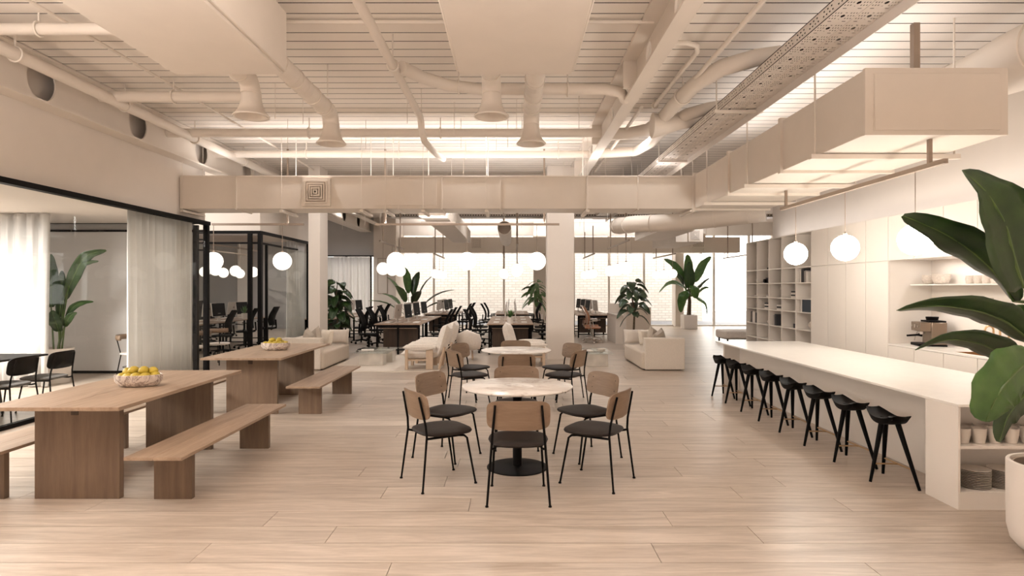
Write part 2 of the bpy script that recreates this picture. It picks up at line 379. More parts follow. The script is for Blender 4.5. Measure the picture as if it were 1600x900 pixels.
# columns
struct('wall_column_left', MB().box(-4.74, -4.47, 14.3, 14.9, 0, 4.5), 'wall')
struct('wall_column_centre', MB().box(0.82, 1.445, 14.3, 14.9, 0, 4.5), 'wall')
struct('wall_pier_back', MB().box(0.92, 1.8, 26.2, 26.85, 0, 4.5), 'wall')
struct('wall_pier_right', MB().box(7.0, 7.35, 26.3, 26.9, 0, 4.5), 'wall')
struct('wall_pale_pier', MB().box(-10.95, -10.55, 24.5, 24.95, 0, 4.4), 'wall')

# ---- window wall at the back
WY = 26.72
wn = struct('window_1', MB().box(-4.72, 11.3, WY-0.05, WY+0.06, 0, 0.05).box(-4.72, 11.3, WY-0.05, WY+0.06, 3.93, 4.54), 'mull')
for i in range(-1, 10):
    x = -3.39+1.52*i
    part('mullion', MB().box(x-0.045, x+0.045, WY-0.06, WY+0.05, 0.05, 3.93), 'mull', wn)
    if i < 9: part('pane', MB().box(x+0.045, x+1.475, WY-0.006, WY+0.006, 0.05, 3.93), 'glass', wn)
# outside: brick wall and paving
single('brick_wall', MB().box(-9, 9.6, 31.0, 31.3, -0.1, 9), 'bwall', 'white painted brick wall outside beyond the rear windows', 'wall')
struct('floor_outside', MB().box(-16, 26, 26.9, 45, -0.1, -0.02), 'paving')

# ---- glazed meeting room at the left, black frames
def bar(x0, x1, y0, y1, z0, z1): return MB().box(x0, x1, y0, y1, z0, z1)
mr = struct('wall_left_glazing', bar(-5.97, -5.86, -4, 11.95, 2.865, 2.935), 'black')
part('corner_post', bar(-5.965, -5.88, 11.86, 11.95, 0, 2.865), 'black', mr)
part('door_post', bar(-6.16, -6.08, 11.86, 11.94, 0, 2.865), 'black', mr)
part('bottom_rail', bar(-5.95, -5.88, -4, 11.86, 0, 0.05), 'black', mr)
for i in range(9):
    y = -4+1.76*i
    part('pane', MB().box(-5.925, -5.913, y+0.01, min(y+1.75, 11.86), 0.05, 2.865), 'glass', mr)
pr = struct('wall_meeting_partition', bar(-11, -5.95, 11.86, 11.95, 2.89, 2.93), 'black')
part('transom', bar(-11, -5.965, 11.87, 11.94, 2.735, 2.775), 'black', pr)
part('transom_panel', bar(-11, -6.16, 11.90, 11.912, 2.775, 2.89), 'greywall', pr)
part('grey_panel', bar(-11, -6.2, 11.89, 11.93, 0.05, 2.735), 'grey', pr)
part('bottom_rail', bar(-11, -6.16, 11.87, 11.95, 0, 0.05), 'black', pr)
part('ladder_rail', bar(-6.08, -5.965, 11.88, 11.92, 2.57, 2.60), 'black', pr)
part('ladder_rail', bar(-6.08, -5.965, 11.88, 11.92, 2.37, 2.40), 'black', pr)
# second glazed enclosure
r2 = struct('wall_glass_office', bar(-12, -5.63, 13.77, 13.84, 2.87, 2.935), 'black')
part('side_header', bar(-5.70, -5.63, 13.84, 17.1, 2.87, 2.935), 'black', r2)
part('transom', bar(-12, -5.70, 13.78, 13.83, 2.64, 2.68), 'black', r2)
part('side_transom', bar(-5.69, -5.64, 13.84, 16.2, 2.64, 2.68), 'black', r2)
part('corner_post', bar(-5.70, -5.62, 13.76, 13.86, 0, 2.87), 'black', r2)
part('post', bar(-5.93, -5.84, 13.77, 13.84, 0, 2.87), 'black', r2)
part('post', bar(-8.3, -8.23, 13.77, 13.84, 0, 2.87), 'black', r2)
part('side_post', bar(-5.69, -5.64, 14.15, 14.2, 0, 2.64), 'black', r2)
part('end_post', bar(-5.70, -5.62, 17.04, 17.12, 0, 2.87), 'black', r2)
part('pane', bar(-8.23, -5.93, 13.80, 13.812, 0, 2.64), 'glass', r2)
part('pane', bar(-12, -8.3, 13.80, 13.812, 0, 2.64), 'glass', r2)
part('transom_pane', bar(-12, -5.70, 13.80, 13.812, 2.68, 2.87), 'frost', r2)
part('side_pane', bar(-5.67, -5.658, 14.2, 17.04, 0, 2.64), 'glass', r2)
# far glazed door front
d1 = struct('door_1', bar(-7.55, -5.62, 24.88, 24.95, 2.92, 2.97), 'black')
for x in (-7.55, -6.75, -5.75): part('post', bar(x, x+0.06, 24.88, 24.95, 0, 2.92), 'black', d1)
part('pane', bar(-7.49, -6.75, 24.91, 24.92, 0, 2.92), 'glass', d1); part('pane', bar(-6.69, -5.75, 24.91, 24.92, 0, 2.92), 'glass', d1)
part('door_handle', bar(-6.85, -6.6, 24.84, 24.87, 1.0, 1.04), 'black', d1)

# ---- curtains
def curtain(name, p0, p1, z0, z1, amp, waves, label, group=None):
    p0, p1 = Vector((*p0, 0)), Vector((*p1, 0)); d = p1-p0; n = Vector((-d.y, d.x, 0)).normalized()
    N = waves*10; rows = []
    ph = [random.uniform(0.5, 1.3) for _ in range(waves+1)]
    for zi in range(5):
        t = zi/4; z = z0+(z1-z0)*t; row = []
        for i in range(N+1):
            u = i/N; w_ = ph[min(int(u*waves), waves)]
            o = amp*w_*math.sin(u*waves*2*PI)*(1-0.25*t)+0.3*amp*math.sin(u*waves*4.3*PI+zi*0.4)
            q = p0+d*(u+0.004*math.sin(zi+i))+n*o; row.append((q.x, q.y, z))
        rows.append(row)
    return single(name, MB().grid(rows), 'curtain', label, 'curtain', solid=0.004)
curtain('curtain', (-6.02, 9.65), (-6.02, 11.5), 0.02, 2.89, 0.045, 11, 'white floor-length curtain behind the left glass wall, nearer the black corner post')
curtain('curtain', (-10.6, 10.2), (-7.69, 10.2), 0.02, 2.88, 0.06, 13, 'white curtain at the left edge beside the potted banana plant')
curtain('curtain', (-5.76, 15.75), (-5.76, 17.0), 0.02, 2.86, 0.05, 6, 'narrow white curtain at the end of the second glass room')
curtain('curtain', (-7.5, 24.7), (-5.7, 24.7), 0.02, 2.9, 0.05, 12, 'pale curtain behind chairs at the far black-framed glass doors').data.materials[0] = M_['curtain']

# ================================================================== CEILING SERVICES
# left wall beam with round openings
def plate_with_holes(x, y0, y1, z0, z1, holes, r, th, n=20, zc=None):
    m = MB(); zc = zc if zc else (z0+z1)/2
    bounds = [y0]+[(holes[i]+holes[i+1])/2 for i in range(len(holes)-1)]+[y1]
    for i, h in enumerate(holes):
        a, b = bounds[i], bounds[i+1]
        for xx, fl_ in ((x, False), (x+th, True)):
            inner, outer = [], []
            for j in range(n):
                q = 2*PI*j/n+PI/n; c, s_ = math.cos(q), math.sin(q)
                inner.append((xx, h+r*c, zc+r*s_))
                k_ = min(((b-h) if c > 0 else (h-a))/max(abs(c), 1e-6), ((z1-zc) if s_ > 0 else (zc-z0))/max(abs(s_), 1e-6))
                outer.append((xx, h+k_*c, zc+k_*s_))
            vs = inner+outer
            fs = [(j, (j+1)%n, n+(j+1)%n, n+j) for j in range(n)]
            for (cy, cz) in ((b, z1), (a, z1), (a, z0), (b, z0)):
                vs.append((xx, cy, cz)); ci = len(vs)-1
                qs = math.atan2(cz-zc, cy-h) % (2*PI); j = int(((qs-PI/n) % (2*PI))/(2*PI/n))
                fs.append((n+j, n+(j+1)%n, ci))
            m.add(vs, [f[::-1] for f in fs] if fl_ else fs)
        o = len(m.v); ring = []
        for xx in (x, x+th): ring += [(xx, h+r*math.cos(2*PI*j/n+PI/n), zc+r*math.sin(2*PI*j/n+PI/n)) for j in range(n)]
        m.add(ring, [(j, n+j, n+(j+1)%n, (j+1)%n) for j in range(n)])
    return m
b = thing('steel_beam', 'white beam with round openings along top of left wall', 'beam', (0,0,0))
part('web', plate_with_holes(-5.80, -2, 25, 3.94, 4.46, [7.55+1.95*i for i in range(-4, 9)], 0.235, 0.02, 24, 4.19), 'pipe', b)
part('bottom_flange', MB().box(-5.955, -5.70, -2, 24.9, 3.91, 3.94), 'pipe', b)
part('top_flange', MB().box(-5.955, -5.70, -2, 24.9, 4.46, 4.49), 'pipe', b)
# main centre-right beam
b = thing('steel_beam', 'large white steel beam running overhead right of centre', 'beam')
part('web', plate_with_holes(1.545, 2, 26, 4.13, 4.46, [3.2+1.25*i for i in range(18)], 0.14, 0.025, 16), 'pipe', b)
part('bottom_flange', MB().box(1.47, 1.645, 2, 26, 4.10, 4.13), 'pipe', b)
part('top_flange', MB().box(1.37, 1.75, 2, 26, 4.46, 4.495), 'pipe', b)
for i in range(7): part('bracket', MB().box(1.38, 1.545, 4.6+3.0*i, 4.66+3.0*i, 4.13, 4.46), 'pipe', b)

# pipes
def clamp(x, y, z, r, horiz='y'):
    m = MB()
    if horiz == 'y':
        m.tube([(x+ (r+0.012)*math.cos(2*PI*i/16), y, z+(r+0.012)*math.sin(2*PI*i/16)) for i in range(17)], 0.012, 6)
        m.tube([(x, y, z+r), (x, y, 4.5)], 0.01, 6)
    else:
        m.tube([(x, y+(r+0.012)*math.cos(2*PI*i/16), z+(r+0.012)*math.sin(2*PI*i/16)) for i in range(17)], 0.012, 6)
        m.tube([(x, y, z+r), (x, y, 4.5)], 0.01, 6)
    return m
def pipe(label, pts, r, clamps=(), mat='pipe', n=12):
    t = thing('ceiling_pipe', label, 'pipe')
    part('pipe_run', MB().tube(pts, r, n), mat, t)
    for (x, y, z, h) in clamps: part('clamp', clamp(x, y, z, r, h), mat, t)
    return t
pipe('thick white pipe running along the left wall beam', [(-5.42, -2, 4.2), (-5.42, 25, 4.2)], 0.07, [(-5.42, y, 4.2, 'y') for y in (4.8, 6.7, 8.6, 10.5, 12.4)], n=16)
pipe('thin white conduit running overhead just inside the left pipe', [(-4.62, 2, 4.4), (-4.62, 5.2, 4.4), (-4.62, 22, 4.4)], 0.018)
pipe('white cross pipe nearest the camera at upper left', [(-5.6, 6.36, 4.33), (-3.0, 6.36, 4.33)], 0.06, [(-4.9, 6.36, 4.33, 'x')])
pipe('thin white conduit tight under the ceiling boards, nearest the camera', [(-3.2, 6.5, 4.465), (1.5, 6.5, 4.465)], 0.022)
pipe('long white cross pipe left of the near funnel', [(-5.6, 8.35, 4.25), (-3.56, 8.35, 4.25)], 0.072, [(-4.6, 8.35, 4.25, 'x')])
pipe('second long white cross pipe behind the left funnels', [(-5.8, 10.3, 4.25), (1.5, 10.3, 4.25)], 0.075, [(x, 10.3, 4.25, 'x') for x in (-3.4, -1.2, 0.3)])
pipe('third long white cross pipe above the cross duct', [(-5.8, 11.95, 4.25), (1.5, 11.95, 4.25)], 0.07, [(x, 11.95, 4.25, 'x') for x in (-4, -2.2, -0.9, 0.9)])
pipe('fourth long white cross pipe behind the cross duct', [(-5.8, 14.9, 4.28), (1.5, 14.9, 4.28)], 0.08)
pipe('white cross pipe deep over the office desks', [(-5.8, 18.5, 4.3), (9, 18.5, 4.3)], 0.09)
pipe('white sprinkler main running overhead left of centre', [(-1.34, 1, 4.15), (-1.34, 8.9, 4.15)]+arc((-1.34, 8.9, 3.95), 0.2, PI/2, 0.2, 4, 'yz')+[(-1.34, 9.4, 3.9), (-1.33, 9.9, 3.92), (-1.3, 10.6, 3.95), (-1.25, 11.2, 4.0)], 0.05,
     [(-1.34, 4.6, 4.15, 'y'), (-1.34, 6.9, 4.15, 'y')])
pipe('curved white branch pipe between sprinkler main and large beam', [(-1.28, 7.1, 4.2), (-1.1, 7.5, 4.22), (-0.8, 7.8, 4.22), (-0.4, 7.95, 4.22), (1.2, 7.95, 4.22), (1.42, 8.0, 4.2), (1.5, 8.15, 4.15)], 0.075,
     [(-0.68, 7.86, 4.22, 'x'), (0.72, 7.95, 4.22, 'x')])
pipe('white S-shaped pipe sweeping down right of the large beam', [(3.05, 6.98, 4.3), (2.8, 7.05, 4.29), (2.5, 7.3, 4.27), (2.34, 7.8, 4.25), (2.3, 8.6, 4.24), (2.3, 9.5, 4.24), (2.22, 10.05, 4.24), (1.95, 10.3, 4.24), (1.6, 10.35, 4.24)], 0.1, [(2.31, 8.3, 4.24, 'y')], n=16)
pipe('second S-shaped white pipe behind the first one', [(3.05, 8.84, 4.27), (2.85, 8.9, 4.25), (2.62, 9.2, 4.25), (2.5, 9.7, 4.25), (2.48, 11.0, 4.25), (2.35, 11.7, 4.25), (1.6, 11.9, 4.25)], 0.09, [(2.5, 9.95, 4.25, 'y')], n=16)
pipe('thin straight white conduit right of the large beam', [(2.3, 2, 4.28), (2.3, 8.6, 4.28)], 0.028)
pipe('hooked thin white pipe coming off the large beam', [(1.6, 6.85, 4.38), (1.95, 6.85, 4.38), (2.08, 6.92, 4.38), (2.14, 7.1, 4.38), (2.14, 9.3, 4.38)], 0.03, [(2.14, 9.2, 4.38, 'y')])
pipe('thin white conduit drop behind the perforated tray', [(1.9, 9, 4.3), (1.9, 14, 4.3)], 0.025)

# conical outlet right of the beam
t = thing('conical_outlet', 'short white conical air outlet beside the large beam', 'air outlet', (2.35, 9.35, 4.12))
part('cone', MB().tube([(-0.22, 0, 0), (-0.2, 0, 0), (0.25, 0, 0.05), (0.3, 0, 0.05)], [0.19, 0.19, 0.1, 0.1], 20), 'pipe', t)
part('neck', MB().tube([(0.28, 0, 0.05), (0.55, 0, 0.1)], 0.1, 16), 'pipe', t)

# hung box units with ducts and funnels
def box_unit(x0, x1, label):
    t = thing('ceiling_unit', label, 'ceiling unit', ((x0+x1)/2, 5.15, 3.70))
    w_ = (x1-x0)/2
    part('casing', MB().box(-w_, w_, -1.0, 0.77, 0.03, 0.6), 'duct', t, bevel=0.01)
    part('bottom_panel', MB().box(-w_+0.03, w_-0.03, -1.0, 0.75, 0, 0.03), 'white', t, bevel=0.004).data.materials[0] = M_['duct']
    for sx in (-1, 1):
        for sy in (-0.6, 0.6): part('hanger_rod', MB().tube([(sx*(w_-0.1), sy, 0.6), (sx*(w_-0.1), sy, 0.8)], 0.008, 6), 'pipe', t)
box_unit(-3.26, -2.17, 'big white box unit overhead at upper left')
box_unit(-0.536, 0.60, 'big white box unit overhead near the middle of the ceiling')
def funnel(x, Yf, label):
    t = thing('duct_funnel', label, 'duct funnel', (x, Yf, 3.6))
    prof = [(0.195, 0.0), (0.197, 0.008), (0.185, 0.025), (0.15, 0.07), (0.125, 0.13), (0.112, 0.2), (0.107, 0.29),
            (0.100, 0.29), (0.105, 0.2), (0.118, 0.13), (0.14, 0.08), (0.165, 0.03), (0.178, 0.003)]
    part('cone', MB().lathe(prof+[(0.195, 0.0)], 32), 'duct', t)
    part('grille', MB().lathe([(0.112, 0.16), (0.112, 0.165)], 24), 'duct', t)
    part('rim', MB().lathe([(0.178, -0.004), (0.2, -0.004), (0.2, 0.012), (0.178, 0.012), (0.178, -0.004)], 32), 'pipe', t)
    L = Yf-5.92
    part('duct', MB().tube([(0, -L, 0.41), (0, -0.16, 0.41)]+arc((0, -0.16, 0.27), 0.14, PI/2, 0, 6, 'yz')+[(0, -0.02, 0.26)], 0.107, 20), 'pipe', t)
    for d in ([0.3, 0.75] if L < 1.5 else [0.5, 1.0, 1.6, 2.05]):
        y = -L+d; part('collar', MB().tube([(0.112*math.cos(2*PI*i/20), y, 0.41+0.112*math.sin(2*PI*i/20)) for i in range(21)], 0.007, 6), 'pipe', t)
    if L > 1.5:
        for i in range(9): part('duct_rib', MB().tube([(0.108*math.cos(2*PI*j/16), -0.25-0.16*i, 0.41+0.108*math.sin(2*PI*j/16)) for j in range(17)], 0.0025, 4), 'pipe', t)
    part('hanger_rod', MB().tube([(0.1, -0.5, 0.5), (0.1, -0.5, 0.9)], 0.006, 6), 'pipe', t)
funnel(-2.97, 7.0, 'short white duct with downward funnel behind the left box unit')
funnel(-2.45, 8.33, 'long white duct with funnel reaching past the left box unit')
funnel(-0.233, 7.0, 'left funnel duct behind the middle box unit')
funnel(0.26, 8.33, 'right funnel duct reaching furthest behind the middle box unit')

# rectangular ducts
def diffuser(par, x, y, z, s, label=None, ny=-1):
    f = part('diffuser', MB().box(x-s/2-0.05, x+s/2+0.05, y-0.05, y+0.02, z-s/2-0.05, z+s/2+0.05), 'duct', par)
    part('diffuser_gap_shade', MB().box(x-s/2, x+s/2, y-0.052, y-0.048, z-s/2, z+s/2), 'rail', f)  # dark sheet added as shade in the gaps between rings
    for i in range(5):
        q = s/2*(1-i*0.2); u = q-0.024*s/0.4 if q > 0.03 else 0
        m = MB(); yy = y-0.066-0.008*i
        for (a, b_, c, d) in ((-q, q, u, q), (-q, q, -q, -u), (-q, -u, -u, u), (u, q, -u, u)):
            m.box(x+a, x+b_, yy, y-0.05, z+c, z+d)
        part('diffuser_ring', m, 'pipe', f)
    return f
ZB, ZT = 3.07, 3.655
t = thing('air_duct', 'long white rectangular duct crossing the hall overhead', 'duct')
part('duct_body', MB().box(-5.95, 3.27, 11.0, 11.64, ZB, ZT), 'duct', t, bevel=0.006)
part('top_edge', MB().box(-5.9, 3.27, 10.985, 11.0, ZT-0.015, ZT+0.006), 'pipe', t)
for px in (369, 622, 690, 782, 917, 997):
    x = (px-800)*11/960; part('duct_seam', MB().box(x-0.012, x+0.012, 10.985, 11.66, ZB-0.02, ZT), 'duct', t)
for px in (285, 440, 565, 602, 661, 760, 918, 1082):
    x = (px-800)*10.96/960
    part('hanger_strut', MB().box(x-0.03, x+0.03, 10.93, 11.72, ZB-0.065, ZB-0.025), 'pipe', t)
    part('hanger_rod', MB().tube([(x, 10.955, ZB-0.04), (x, 10.955, 4.5)], 0.0045, 6), 'pipe', t)
    part('hanger_rod', MB().tube([(x, 11.69, ZB-0.04), (x, 11.69, 4.5)], 0.008, 6), 'pipe', t)
part('access_panel', MB().box(-2.45, -1.35, 10.98, 11.0, ZB+0.06, ZT-0.06), 'duct', t)
diffuser(t, -3.49, 10.98, 3.36, 0.40)
t = thing('air_duct', 'deep white rectangular duct running overhead above the island', 'duct')
X0, X1 = 3.27, 4.58
part('duct_body', MB().box(X0, X1, 5.72, 10.99, ZB, ZT+0.02), 'duct', t, bevel=0.006)
part('end_frame', MB().box(X0-0.005, X1+0.005, 5.68, 5.72, ZB-0.005, ZT+0.03).box(X0+0.07, X1-0.07, 5.675, 5.68, ZB+0.035, ZT-0.02), 'duct', t)
part('end_panel', MB().box(X0+0.075, X1-0.075, 5.665, 5.68, ZB+0.04, ZT-0.025), 'duct', t, bevel=0.003)
for i, Y in enumerate((7.44, 9.24, 11.0)):
    part('duct_flange', MB().box(X0-0.035, X1+0.035, Y-0.03, Y+0.03, ZB-0.035, ZT+0.05), 'duct', t)
for Y in (6.49, 8.36, 10.1):
    part('hanger_strut', MB().box(X0-0.12, X1+0.14, Y-0.03, Y+0.03, ZB-0.06, ZB-0.01), 'duct', t)
    for x in (X0-0.07, X1+0.09): part('hanger_rod', MB().tube([(x, Y, ZB-0.03), (x, Y, 4.5)], 0.01, 6), 'duct', t)
part('drop_rod', MB().box(3.86, 3.92, 5.9, 5.96, ZT, 4.2), 'rail', t)
# far duct
t = thing('air_duct', 'far white rectangular duct above the rear windows', 'duct')
part('duct_body', MB().box(-4.70, 9.5, 25.6, 26.1, 3.13, 3.77), 'duct', t)
diffuser(t, -1.48, 25.58, 3.5, 0.42); diffuser(t, 7.75, 25.58, 3.6, 0.5)
for x in range(-4, 10): part('duct_seam', MB().box(x-0.02, x+0.02, 25.57, 26.1, 3.11, 3.78), 'duct', t)
t = thing('air_duct', 'hung white duct box behind the cross duct at left', 'duct')
part('duct_body', MB().box(-1.9, -1.35, 12.5, 20, 3.12, 3.5), 'duct', t); part('hanger_strut', MB().box(-2.0, -1.25, 13.5, 13.56, 3.07, 3.11), 'pipe', t)
t = thing('round_duct', 'large round white duct at upper right above the kitchen', 'duct')
part('duct_body', MB().tube([(5.0, -1, 3.9), (5.0, 6.1, 3.9), (5.0, 6.45, 3.9), (5.0, 13, 3.9)], [0.30, 0.30, 0.27, 0.27], 32), 'duct', t)
part('collar', MB().tube([(5.0+0.302*math.cos(2*PI*i/32), 5.72, 3.9+0.302*math.sin(2*PI*i/32)) for i in range(33)], 0.014, 6), 'duct', t)
part('collar', MB().tube([(5.0+0.272*math.cos(2*PI*i/32), 6.9, 3.9+0.272*math.sin(2*PI*i/32)) for i in range(33)], 0.01, 6), 'duct', t)
# open ended round duct
t = thing('round_duct', 'open-ended round white duct hanging behind the cross duct', 'duct', (-0.2, 16, 3.22))
n = 28
part('duct_body', MB().lathe([(0.18, 0), (0.18, 4.4), (0.168, 4.4), (0.168, 0), (0.18, 0)], n).xf((0,0,0), (-PI/2, 0, 0)), 'duct', t)
part('inner_plug', MB().lathe([(0.16, 0), (0.16, 0.02)], n).xf((0,0.3,0), (-PI/2, 0, 0)), 'gap', t).data.materials[0] = M_['rail']
part('hanger_rod', MB().tube([(0, 0.2, 0.18), (0, 0.2, 1.28)], 0.01, 6), 'pipe', t)
t = thing('round_duct', 'ribbed round duct curving behind the cross duct right end', 'duct')
pts = [(5.2, 12.6, 3.2), (4.6, 12.9, 3.15), (4.0, 13.2, 3.1), (3.4, 13.5, 3.08), (2.8, 13.9, 3.1), (2.6, 14.5, 3.12), (2.55, 14.9, 3.15)]
part('duct_body', MB().tube(pts, 0.19, 20), 'duct', t)
for i in range(6):
    p = [(pts[i][k]+pts[i+1][k])/2 for k in range(3)]; d = (Vector(pts[i+1])-Vector(pts[i])).normalized()
    part('duct_rib', MB().tube([Vector(p)-d*0.012, Vector(p)+d*0.012], 0.2, 20), 'pipe', t)
for (x, y, s, lb) in ((3.9, 14.5, 0.5, 'near'), (5.2, 18, 0.5, 'far')):
    t = thing('air_duct', lb+' square hung duct outlet right of centre column', 'duct', (x, y, 3.0))
    part('duct_body', MB().box(-0.4, 0.4, 0, 3, 0, 0.4), 'duct', t); diffuser(t, 0.15, 0, 0.2, 0.28)
    part('hanger_rod', MB().tube([(0.3, 0.5, 0.4), (0.3, 0.5, 1.5)], 0.01, 6), 'pipe', t)
# suspension rods of the far ceiling
m = MB()
for i in range(60):
    x, y = random.uniform(-5, 8.5), random.uniform(12.5, 19.4); z0 = random.choice([3.2, 3.5, 3.7])
    m.tube([(x, y, z0), (x, y, 4.5)], 0.005, 5)
for i in range(14):
    x, y = random.uniform(-4.5, 1.2), random.uniform(8.2, 10.8); m.tube([(x, y, 4.0), (x, y, 4.5)], 0.005, 5)
part('hanger_rods', m, 'pipe', ce, kind='stuff')

# perforated cable tray
def tray_unit(w_, L):
    nx, ny = 28, 24; holes = set()
    for cx in (2, 5, 8, 19, 22, 25):
        for cy in (2, 3, 7, 8, 12, 13): holes.add((cx, cy))
    for cx in (12, 13, 14, 15):
        for cy in (6, 7, 8, 9, 10): 
            if not (cx in (12, 15) and cy in (6, 10)): holes.add((cx, cy))
    for cx in (4, 5, 6, 7, 20, 21, 22, 23): holes.add((cx, 18))
    holes.add((13, 14)); holes.add((13, 2)); holes.add((14, 2))
    m = MB(); vs = [(w_*i/nx, L*j/ny, 0) for j in range(ny+1) for i in range(nx+1)]
    m.add(vs, [(j*(nx+1)+i, (j+1)*(nx+1)+i, (j+1)*(nx+1)+i+1, j*(nx+1)+i+1) for j in range(ny) for i in range(nx) if (i, j) not in holes])
    return m
def lip_unit(h, L):
    nz, ny = 8, 24; holes = {(2, j) for j in (2, 3, 7, 8, 12, 13, 17, 18)} | {(5, j) for j in (4, 5, 10, 11, 16, 17)}
    return MB().add([(0, L*j/ny, h*i/nz) for j in range(ny+1) for i in range(nz+1)],
        [(j*(nz+1)+i, j*(nz+1)+i+1, (j+1)*(nz+1)+i+1, (j+1)*(nz+1)+i) for j in range(ny) for i in range(nz) if (i, j) not in holes])
t = thing('cable_tray', 'perforated metal cable tray running overhead towards the rear', 'cable tray')
U = 0.2455; NU = 72; y0 = 2.9
mA, mB, mL = MB(), MB(), MB(); uu = tray_unit(0.215, U); ll = lip_unit(0.10, U)
for i in range(NU):
    mA.add([(x+2.69, y+y0+i*U, 3.95) for x, y, z in uu.v], uu.f)
    mB.add([(x+2.915, y+y0+i*U, 3.95) for x, y, z in uu.v], uu.f)
    mL.add([(2.685, y+y0+i*U, 3.955+z) for x, y, z in ll.v], ll.f)
part('tray_sheet', mA, 'tray', t, smooth=False); part('tray_sheet', mB, 'tray', t, smooth=False); part('side_lip', mL, 'tray', t, smooth=False)
ye = y0+NU*U
part('centre_seam', MB().box(2.905, 2.915, y0, ye, 3.945, 3.96), 'tray', t)
part('right_lip', MB().box(3.13, 3.14, y0, ye, 3.86, 4.052), 'tray', t)  # raised above the tray to keep light out of the holes
part('shade_sheet', MB().box(2.68, 3.14, y0, ye, 4.052, 4.056), 'gap', t)  # dark sheet added so the tray holes look shaded
for Y in (7.9, 11.0, 14.5, 18):
    part('support_bar', MB().box(2.6, 3.22, Y-0.025, Y+0.025, 3.90, 3.935), 'pipe', t)
    for x in (2.63, 3.19): part('hanger_rod', MB().tube([(x, Y, 3.9), (x, Y, 4.5)], 0.009, 6), 'pipe', t)
t = thing('cable_tray', 'dotted cable tray crossing far overhead behind the cross duct', 'cable tray')
part('tray_sheet', MB().box(-4, 8.5, 19.7, 20.2, 3.93, 3.95), 'tray', t)
m = MB()
for i in range(150): m.box(-4+i*0.083, -4+i*0.083+0.04, 19.69, 19.698, 3.97, 4.0)
part('tray_lip', MB().box(-4, 8.5, 19.70, 19.72, 3.93, 4.03), 'tray', t); part('slots', m, 'gap', t, kind='stuff')

# ================================================================== FURNITURE
# ---- long oak tables and benches
def long_table(y0, label):
    t = thing('long_table', label, 'table', (-3.445, y0+1.04, 0))
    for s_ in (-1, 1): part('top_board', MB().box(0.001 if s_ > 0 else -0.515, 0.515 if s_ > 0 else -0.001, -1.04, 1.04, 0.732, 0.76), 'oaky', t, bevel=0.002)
    for yy in (-0.81, 0.65): part('leg', MB().box(-0.29, 0.375, yy, yy+0.055, 0, 0.732), 'oakz_shaded', t, bevel=0.002)
    part('stretcher', MB().box(-0.005, 0.055, -0.813, 0.72, 0.655, 0.731), 'tanwood', t, bevel=0.002)  # dark wood colour stands in for the shaded notch in the leg
    return t
def bench(x, y0, label):
    t = thing('bench', label, 'bench', (x, y0+1.05, 0))
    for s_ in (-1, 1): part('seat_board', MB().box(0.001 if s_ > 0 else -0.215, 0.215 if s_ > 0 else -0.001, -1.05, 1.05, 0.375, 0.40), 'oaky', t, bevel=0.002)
    for yy in (-0.78, 0.73): part('leg', MB().box(-0.148, 0.148, yy, yy+0.05, 0, 0.375), 'oakz_shaded', t, bevel=0.002)
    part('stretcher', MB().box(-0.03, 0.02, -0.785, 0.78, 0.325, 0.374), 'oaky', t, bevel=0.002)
long_table(4.576, 'near long oak table carrying the nearer bowl of lemons')
long_table(7.80, 'far long oak table carrying the smaller-looking bowl of lemons')
bench(-2.65, 4.53, 'oak bench on the right side of the near long table')
bench(-4.115, 4.53, 'oak bench at left frame edge behind the near long table')
bench(-2.65, 7.78, 'oak bench on the right side of the far long table')
bench(-4.115, 7.78, 'oak bench mostly hidden left of the far long table')

def bowl_of_lemons(x, y, z, rot, lab, which, n=11):
    prof = [(0.12, 0), (0.16, 0.012), (0.193, 0.05), (0.2, 0.105), (0.193, 0.108), (0.183, 0.1), (0.178, 0.055), (0.14, 0.03), (0.001, 0.03)]
    single('fruit_bowl', MB().lathe(prof, 40, sx=1.03, sy=0.62), 'bowlmarble', lab, 'bowl', (x, y, z), rot)
    spots = [(-0.135,-0.01,0.07,0.3),(-0.07,-0.055,0.072,-0.2),(0.0,-0.062,0.075,0.2),(0.075,-0.05,0.075,0.5),(0.14,0.0,0.075,1.2),
             (-0.08,0.03,0.09,0.9),(0.0,0.045,0.08,0.1),(0.08,0.04,0.085,-0.6),(-0.045,0.0,0.125,0.4),(0.045,-0.005,0.125,1.0),(0.11,0.03,0.115,-0.3),(-0.11,0.025,0.11,2.0)]
    nm = ['leftmost lemon against the rim','front lemon left of the middle','front lemon at the middle','front lemon right of the middle','rightmost lemon against the rim',
          'rear lemon at the left','rear lemon at the middle','rear lemon at the right','upper lemon left of the middle','topmost lemon at the centre of the heap','upper lemon near the right end','upper lemon near the left end']
    c, s_ = math.cos(rot), math.sin(rot)
    for i, (a, b_, h, q) in enumerate(spots[:n]):
        pr = [(0.001, -0.045), (0.008, -0.040), (0.020, -0.03), (0.030, -0.012), (0.0315, 0.004), (0.027, 0.02), (0.017, 0.033), (0.008, 0.039), (0.001, 0.044)]
        m = MB().lathe([(a_*1.22, c_*1.18) for a_, c_ in pr], 14).xf((0,0,0), (0, PI/2+random.uniform(-.4,.4), q+rot))
        o = single('lemon', m, 'lemon', 'yellow %s in the %s marble bowl' % (nm[i].replace('lemon', 'lemon'), which), 'lemon', (x+a*c-b_*s_, y+a*s_+b_*c, z+h+0.018), 0, 'lemons in the %s marble bowl' % which)
bowl_of_lemons(-3.39, 5.58, 0.76, 0.12, 'veined marble oval bowl of lemons on the near table', 'near', 12)
bowl_of_lemons(-3.39, 8.82, 0.76, 0.1, 'veined marble oval bowl of lemons on the far table', 'far', 10)

